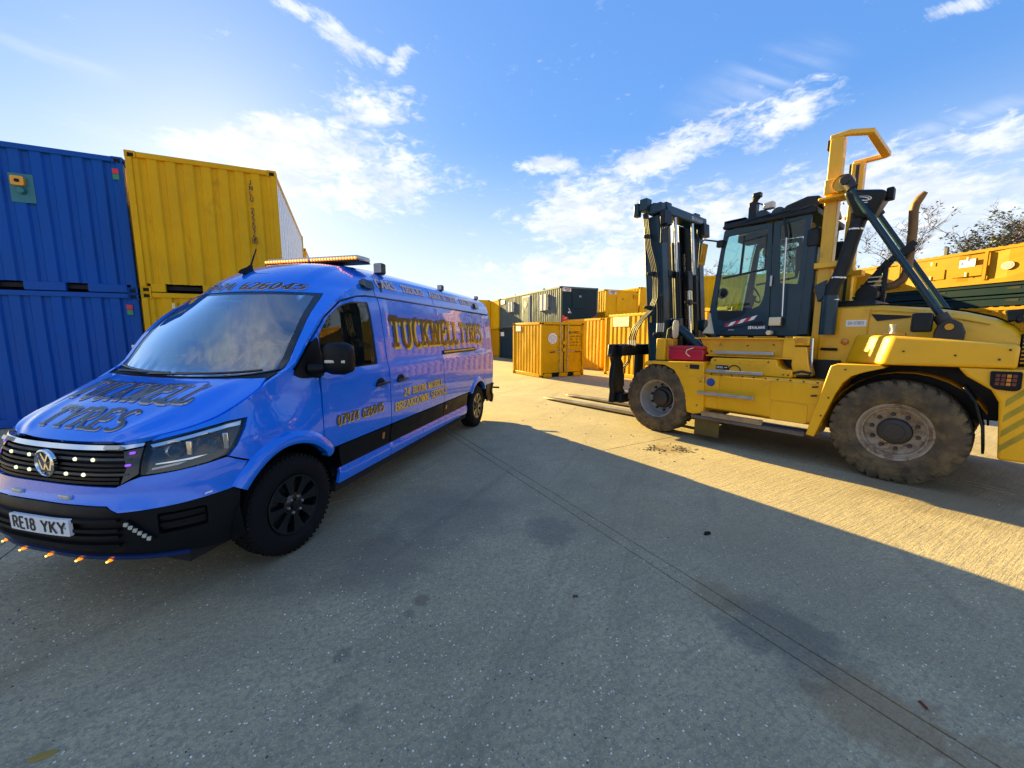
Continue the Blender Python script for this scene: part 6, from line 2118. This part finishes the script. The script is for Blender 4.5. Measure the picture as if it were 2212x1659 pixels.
# inside the cab
se = fp('cab_seat', MB().box(1.45, 1.90, -.26, .26, 2.08, 2.22), M_INT, bevel=.05)
MB().loft([[(x, y, z) for x, z in ((1.42, 2.20), (1.56, 2.20), (1.46, 2.86), (1.34, 2.86))] for y in (-.25, .25)]).build('seat_back', M_INT, se, bevel=.05)
MB().box(1.36, 1.46, -.13, .13, 2.90, 3.10).build('headrest', M_INT, se, bevel=.03)
MB().box(1.50, 1.72, -.20, .20, 1.80, 2.08).build('seat_base', M_INT, se)
fp('steering_column', MB().beam((2.36, 0, 1.85), (2.18, 0, 2.45), .10, .10), M_INT)
MB().tube([(2.16 + .07 * math.sin(a), .17 * math.cos(a), 2.47 + .15 * math.sin(a)) for a in np.linspace(0, 2 * math.pi, 21)], .014, 8, False).build('steering_wheel', M_INT, fk)
fp('arm_console', MB().box(1.55, 2.02, -.48, -.30, 2.25, 2.36).box(1.6, 1.8, -.45, -.33, 1.8, 2.25), M_INT, bevel=.02)
for k in range(3):
    MB().tube([(1.95 - k * .06, -.38, 2.36), (1.95 - k * .06, -.36, 2.47)], .012, 6).build('control_lever', M_INT, fk)
MB().lathe([(.085, 0), (.09, .02), (.07, .035), (0, .04)], (2.385, .68, 2.455), (.1, .9, 0), 22).build('round_speaker', M_PLB, fk)
MB().lathe([(0, 0), (.07, .005), (.07, .02), (0, .025)], (1.90, .40, 3.08), (-.8, .5, 0), 16).build('cab_mirror', M_WOOD, fk)
MB().tube([(1.90, .42, 3.15), (1.91, .42, 3.30), (1.94, .42, 3.44)], .008, 6).build('mirror_stem', M_KD, fk)
MB().box(2.0, 2.3, .1, .5, 3.28, 3.40).build('roof_console', M_INT, fk, bevel=.02)
# grey box and step lamps beside the cab
fp('junction_box', MB().box(1.475, 1.63, .735, .84, 1.905, 2.03), M_CRM, bevel=.012)
for z in (1.94, 1.995):
    MB().lathe([(.026, 0), (.024, .012), (.012, .014), (.010, .004)], (1.475, .79, z), (-1, .5, 0), 14).build('socket', M_HUB, fk)
MB().lathe([(.035, 0), (.035, .10), (0, .11)], (1.60, .80, 1.80), (0, 1, 0), 14).build('side_horn', M_CRM, fk)
# outside mirrors
MB().tube([(2.42, .70, 3.27), (2.50, .80, 3.30), (2.66, .88, 3.34), (2.71, .90, 3.30), (2.72, .90, 3.10), (2.72, .90, 2.90)], .014, 8).build('mirror_arm', M_KD, fk)
fp('outside_mirror', MB().loft([[(2.66 + dx, .90 + y, z) for y in (-.09, .09)] + [(2.66 + dx - .02, .90 + y, z) for y in (.09, -.09)] for z, dx in ((2.93, .02), (2.96, .018), (3.24, -.015), (3.27, -.02))]), M_KYD, bevel=.01)
fp('mirror_block', MB().box(2.40, 2.50, .70, .80, 3.20, 3.31), M_KD, bevel=.01)
MB().tube([(3.20, .95, 1.68), (3.18, .95, 1.86), (3.12, .93, 1.90)], .022, 8).build('mirror_arm', M_KD, fk)
om = []
for z, hw in ((1.70, .03), (1.74, .075), (1.80, .09), (1.92, .09), (1.99, .075), (2.03, .03)):
    om.append([(3.10, .88 - hw, z), (3.10, .88 + hw, z), (3.06, .88 + hw * .8, z), (3.06, .88 - hw * .8, z)])
fp('fender_mirror', MB().loft(om), M_CRM, bevel=.01)

# mast ------------------------------------------------------------------
mast = empty('mast', (3.40, 0, .5))
mast.parent = fk
mast.rotation_euler = (0, R(5.3), 0)


def mp(name, mb, m, bevel=.008, smooth=40, parent=None, **kw):
    """mast parts are given in upright forklift coordinates and tilt with the mast"""
    mb.v = [(x - 3.40, y, z - .5) for x, y, z in mb.v]
    return mb.build(name, m, parent or mast, bevel=bevel, smooth=smooth, **kw)


for s in (1, -1):
    def yb(a, c):
        return (s * a, s * c) if s > 0 else (s * c, s * a)
    o = MB()
    o.box(3.255, 3.535, *yb(.755, .80), .30, 3.98)
    o.box(3.215, 3.252, *yb(.62, .80), .30, 3.98)
    o.box(3.538, 3.575, *yb(.62, .80), .30, 3.98)
    mp('outer_upright', o, M_KB)
    i = MB()
    i.box(3.275, 3.515, *yb(.56, .60), .36, 4.06)
    i.box(3.240, 3.272, *yb(.43, .60), .36, 4.06)
    i.box(3.518, 3.550, *yb(.43, .60), .36, 4.06)
    mp('inner_upright', i, M_KD)
    cy_ = mp('lift_cylinder', MB().cyl((3.20, s * .33, .55), (3.20, s * .33, 2.95), .055, seg=18), M_KD, 0)
    mp('lift_rod', MB().cyl((3.20, s * .33, 2.95), (3.20, s * .33, 3.98), .030, seg=14), M_RODC, 0)
    for k in range(34):
        z = 1.35 + k * .06
        mp('chain_link', MB().box(3.285, 3.315, s * .15 - .028, s * .15 + .028, z, z + .046), M_HUB, 0, 0)
    mp('roller_block', MB().box(3.10, 3.20, *yb(.62, .86), 3.76, 4.02), M_KD, .01)
    mp('tilt_eye', MB().box(3.05, 3.22, *yb(.42, .58), 1.85, 2.05), M_KB, .02)
    fp('tilt_cylinder', MB().tube([(3.34, s * .50, 1.99), (2.80, s * .50, 1.53)], .082, 16), M_KB, bevel=0)
    fp('tilt_rod', MB().tube([(3.42, s * .50, 2.06), (3.30, s * .50, 1.96)], .04, 12), M_RODC, bevel=0)
cb = mp('mast_head', MB().loft([[(x, y, z) for x, z in ((3.16, 3.99), (3.42, 3.99), (3.42, 4.14), (3.36, 4.17), (3.16, 4.165))] for y in (-.88, -.70, .70, .88)]), M_KB, .02)
for y in (.55, -.55):
    mp('head_boss', MB().box(3.18, 3.42, y - .10, y + .10, 4.165, 4.22), M_KB, .015)
MHF = plane_fn((3.16 - 3.40, 0, 4.03 - .5), (0, -1, 0), (0, 0, 1))
lettering('mast_lettering', 'KALMAR', .075, MHF, MG, cb, .004, (.34, .0), width=.36, serif=False, stem=.2)
plate('mast_logo', mast, MHF, .24, .32, .0, .08, MG, .004, .01, parent=cb)
mp('mast_crosshead', MB().box(3.22, 3.36, -.62, .62, 1.70, 1.86), M_KB, .01)
mp('mast_foot', MB().box(3.18, 3.58, -.80, .80, .28, .48), M_KB, .015)
mp('mid_crosshead', MB().box(3.225, 3.30, -.58, .58, 2.86, 2.98), M_KD, .01)
mp('free_lift_cylinder', MB().cyl((3.40, 0, .6), (3.40, 0, 3.6), .085, seg=20), M_KD, 0)
mp('free_lift_rod', MB().cyl((3.40, 0, 3.6), (3.40, 0, 3.92), .05, seg=16), M_RODC, 0)
mp('crosshead_block', MB().box(3.12, 3.22, -.13, .05, 2.62, 3.0), M_KD, .012)
mp('chain_cylinder', MB().cyl((3.16, -.04, 1.55), (3.16, -.04, 2.68), .034, seg=14), M_RODC, 0)
mp('cylinder_clamp', MB().lathe([(.06, -.02), (.06, .02), (0, .022)], (3.13, -.02, 2.38), (-1, 0, 0), 14).box(3.13, 3.19, -.30, .10, 2.37, 2.40), M_HUB, .004)
# hoses
for k in range(4):
    dx, dy = k * .040, k * .016
    pts_ = [(3.86 - dx, .86 + dy, 4.03), (3.80 - dx, .87 + dy, 3.70), (3.74 - dx, .88 + dy, 3.40), (3.62 - dx, .89 + dy, 3.05), (3.56 - dx, .89 + dy, 2.75), (3.55 - dx, .89 + dy, 2.45), (3.62 - dx, .92 + dy, 2.22), (3.78 - dx, .96 + dy, 2.05), (3.92 - dx * 1.3, .98 + dy, 1.88), (3.98 - dx * 1.4, .99 + dy, 1.70), (3.98 - dx * 1.4, .99 + dy, 1.52)]
    fp('hose', MB().tube(pts_, .013, 8), M_HOSE, bevel=0, smooth=60)
    pts_ = [(3.84 - dx, .80, 4.02), (3.83 - dx, .78, 4.14), (3.74 - dx, .74, 4.22 - k * .01), (3.62 - dx, .70, 4.16), (3.58 - dx, .68, 4.0), (3.50 - dx, .82, 3.7), (3.49 - dx, .83, 3.45)]
    fp('hose', MB().tube(pts_, .012, 8), M_HOSE, bevel=0, smooth=60)
    MB().cyl((3.98 - dx * 1.4, .99 + dy, 1.66), (3.98 - dx * 1.4, .99 + dy, 1.56), .017, seg=8).build('hose_fitting', M_STEEL, fk)
    pts_ = [(3.50 - dx, .86, 2.5), (3.47 - dx, .86, 2.2), (3.46 - dx, .86, 1.95), (3.46 - dx, .86, 1.78)]
    fp('hose', MB().tube(pts_, .012, 8), M_HOSE, bevel=0, smooth=60)
    MB().cyl((3.46 - dx, .86, 1.98), (3.46 - dx, .86, 1.82), .016, seg=8).build('hose_fitting', M_STEEL, fk)
for k in range(2):
    fp('hose', MB().tube([(3.97 - k * .05, .98, 1.40), (3.99 - k * .04, .99, 1.24), (4.06 + k * .03, 1.05 - k * .10, 1.10), (4.14, 1.06 - k * .16, .90), (4.15, 1.06 - k * .18, .72)], .013, 8), M_HOSE, bevel=0, smooth=60)
fp('hose_guide', MB().box(3.74, 3.90, .78, .96, 4.06, 4.28).box(3.90, 4.0, .86, .98, 3.98, 4.22), M_KB, bevel=.015)
for x, y, z in ((3.72, .89, 3.60), (3.60, .91, 2.90), (3.62, .93, 2.28)):
    fp('hose_clip', MB().box(x - .07, x + .07, y - .03, y + .04, z - .03, z + .03), M_KD, bevel=.006)
fp('hose_bracket', MB().box(3.38, 3.52, .84, .90, 1.72, 1.80), M_KD, bevel=.006)
fp('mast_label', MB().box(3.62, 3.66, .80, .806, 2.0, 2.12), M_KY, bevel=0)

# carriage and forks
cpo = [(1.45, 1.585), (1.47, 1.40), (1.49, 1.36), (1.40, 1.33), (1.36, 1.20), (1.40, 1.05), (1.41, .80), (1.37, .66), (1.40, .44), (.55, .44), (.55, .58), (.98, .62), (1.06, .70), (1.07, 1.0), (1.08, 1.20), (1.16, 1.30), (1.12, 1.36), (.55, 1.36), (.55, 1.585)]
for s in (1, -1):
    fp('carriage_plate', MB().prism([(s * y, z) for y, z in cpo], 'x', 4.02, 4.13), M_KD, bevel=.015)
fp('carriage_beam', MB().box(3.90, 4.02, -1.30, 1.30, 1.36, 1.575), M_KD, bevel=.012)
fp('carriage_beam', MB().box(3.90, 4.02, -1.30, 1.30, .44, .62), M_KD, bevel=.012)
fp('carriage_frame', MB().box(3.62, 3.90, -.42, .42, .50, 1.62), M_KD, bevel=.012)
for y in (.32, -.52):
    f = MB()
    f.loft([[(x, y - w, z0), (x, y + w, z0), (x, y + w, z1), (x, y - w, z1)] for x, w, z0, z1 in ((4.14, .11, .035, .105), (5.2, .11, .035, .10), (6.4, .105, .035, .075), (6.95, .085, .036, .055), (7.10, .05, .037, .047))])
    t = fp('fork_tine', f, M_WORN, bevel=.006)
    MB().box(4.14, 4.23, y - .11, y + .11, .108, 1.45).build('fork_shank', M_KD, t, bevel=.01)

# rear marking stripes and lamp cluster
CWF = plane_fn((0, 1.195, 0), (-1, 0, 0), (0, 0, 1))
for z in (.56, .72, .88, 1.04):
    z1 = min(z + .20, 1.15)
    skin('stripe', [[(.685, z), (.685, z + .07), (.685 + .16, z + .27), (.685 + .16, z + .20)]], CWF, M_STRP, fk, 1, .003, 0, 0)
    skin('stripe', [[(.885, z + .22), (.885, z + .29), (1.05, z + .47), (1.05, z + .40)]] if z < .8 else [[(.885, z + .12), (.885, z + .19), (.95, z + .25), (.98, z + .22)]], CWF, M_STRP, fk, 1, .003, 0, 0)
lamp = skin('lamp_cluster', [rounded([(.555, 1.40), (.76, 1.405), (.765, 1.23), (.73, 1.205), (.60, 1.215), (.565, 1.25)], .02)], CWF, M_PLB, fk, .5, .02, .02, 0)
for i in range(4):
    for j in range(3):
        plate('lamp_cell', fk, CWF, .595 + i * .036, .595 + i * .036 + .028, 1.258 + j * .042, 1.258 + j * .042 + .032, (M_REDK, M_REDK, M_AMBP, M_REDK)[i], .024, .004, parent=lamp)
# filler breather on the fender
fp('breather', MB().lathe([(.03, 0), (.03, .03), (.018, .05), (.022, .09), (.036, .12), (.036, .13), (0, .13)], (.235, 1.0, 1.765), (0, 0, 1), 14), M_CRM, bevel=0)
fp('fender_grab', MB().box(.12, .30, .93, 1.06, 1.762, 1.785), M_KYD, bevel=.004)

# the red box carried on the front fender
rbx = empty('red_toolbox', (0, 0, 0))
rbp = Vector((FKL[0], FKL[1], 0))
ca, sa = math.cos(az_rz(-38.2)), math.sin(az_rz(-38.2))
rbx.location = (FKL[0] + ca * 2.79 - sa * .93, FKL[1] + sa * 2.79 + ca * .93, 1.326)
rbx.rotation_euler = (0, 0, az_rz(-38.2))
tag(rbx, 'red plastic box lying on the front fender of the forklift', 'box')
M_REDB = mat('red_plastic', (.42, .012, .03), .35, coat=.2, var=.06, dirt=.15)
MB().box(-.315, .315, -.11, .12, 0, .19).build('box_body', M_REDB, rbx, bevel=.02, seg=3)
ld_ = MB().box(-.32, .32, -.115, .125, .192, .25).build('box_lid', M_REDB, rbx, bevel=.02, seg=3)
MB().tube([(-.09, .127, .07), (-.02, .129, .12), (-.03, .129, .18), (-.14, .128, .22)], .010, 6).build('strap', M_CRM, rbx)

# ---------------------------------------------------------------- litter and grit on the concrete
M_CHIP = mat('pale_stone_chip', (.80, .74, .62), .7, var=.3, vscale=30)
M_CHIPD = mat('dark_stone_chip', (.07, .065, .06), .8, var=.3, vscale=30)
rnd = random.Random(5)


def grit(name, n, m, smin, smax, label, zone):
    mb = MB()
    for i in range(n):
        x, y = zone()
        s = rnd.uniform(smin, smax)
        a = rnd.uniform(0, 6.28)
        ca_, sa_ = math.cos(a), math.sin(a)
        el = rnd.uniform(.5, 1.0)
        vs = []
        for k in range(5):
            t = 2 * math.pi * k / 5 + rnd.uniform(-.3, .3)
            px, py = s * math.cos(t), s * el * math.sin(t)
            vs.append((x + px * ca_ - py * sa_, y + px * sa_ + py * ca_, -.001))
        vs.append((x, y, s * rnd.uniform(.35, .7)))
        mb.add(vs, [(0, 1, 5), (1, 2, 5), (2, 3, 5), (3, 4, 5), (4, 0, 5)])
    o = mb.build(name, m, smooth=0, fix=False)
    tag(o, label, 'grit', kind='stuff')


def near():
    while True:
        y = rnd.uniform(.5, 7.5) if rnd.random() < .5 else rnd.uniform(.7, 3.2)
        x = rnd.uniform(-1.5 * y - .2, 1.5 * y + .2)
        dn = .5 + .25 * math.sin(2.1 * x + 1.3 * y) + .25 * math.sin(1.7 * y - 3.3 * x + 1) + (.15 if x < 1 else -.2)
        if rnd.random() < max(.06, dn) ** 1.6:
            return x, y


grit('loose_grit', 2400, M_CHIP, .0020, .0080, 'pale stone chips scattered over the concrete', near)
grit('dark_grit', 700, M_CHIPD, .003, .009, 'dark crumbs scattered over the concrete', near)
M_MUD = mat('dry_mud', (.12, .085, .045), .95, var=.3, vscale=30, bump=.6)
grit('mud_clods', 320, M_MUD, .008, .028, 'clods of dry mud lying in the sunlit yard', lambda: (rnd.gauss(2.42 + .22 * math.copysign(1, rnd.random() - .5), .10), rnd.gauss(5.83, .10)) if rnd.random() < .45 else (rnd.uniform(.2, 7), rnd.uniform(5.2, 14)))


def scrap(name, label, cat, loc, rz, pts, m, h=.012):
    mb = MB()
    n = len(pts)
    mb.loft([[(x, y, 0.0005) for x, y in pts], [(x * .9, y * .9, h * (1 + .5 * math.sin(3 * i))) for i, (x, y) in enumerate(pts)]])
    o = mb.build(name, m, loc=(loc[0], loc[1], 0), rot=(0, 0, rz), bevel=.002)
    tag(o, label, cat)


scrap('rubber_scrap', 'black rubber scrap on the shaded concrete', 'scrap', (1.75, 3.25), .5, [(-.035, -.012), (.03, -.016), (.038, .01), (-.02, .018), (-.04, .006)], M_PLB, .02)
scrap('rust_flake', 'small rusty brown bar near the lower right corner', 'scrap', (1.985, 1.643), 1.5, [(-.022, -.005), (.022, -.006), (.023, .006), (-.02, .007)], mat('rust_red', (.16, .035, .015), .8), .01)
scrap('dead_leaf', 'yellowed leaf at the lower left corner', 'leaf', (-2.0, 1.42), .4, [(-.05, 0), (-.02, -.02), (.03, -.022), (.06, 0), (.02, .02), (-.02, .016)], mat('dry_leaf', (.35, .22, .03), .7), .004)
scrap('wood_splinter', 'brown splinter lying beside the concrete joint', 'scrap', (.43, 2.42), .2, [(-.018, -.006), (.02, -.007), (.02, .006), (-.015, .007)], mat('brown_wood', (.10, .05, .03), .8), .012)
bpy.context.view_layer.update()
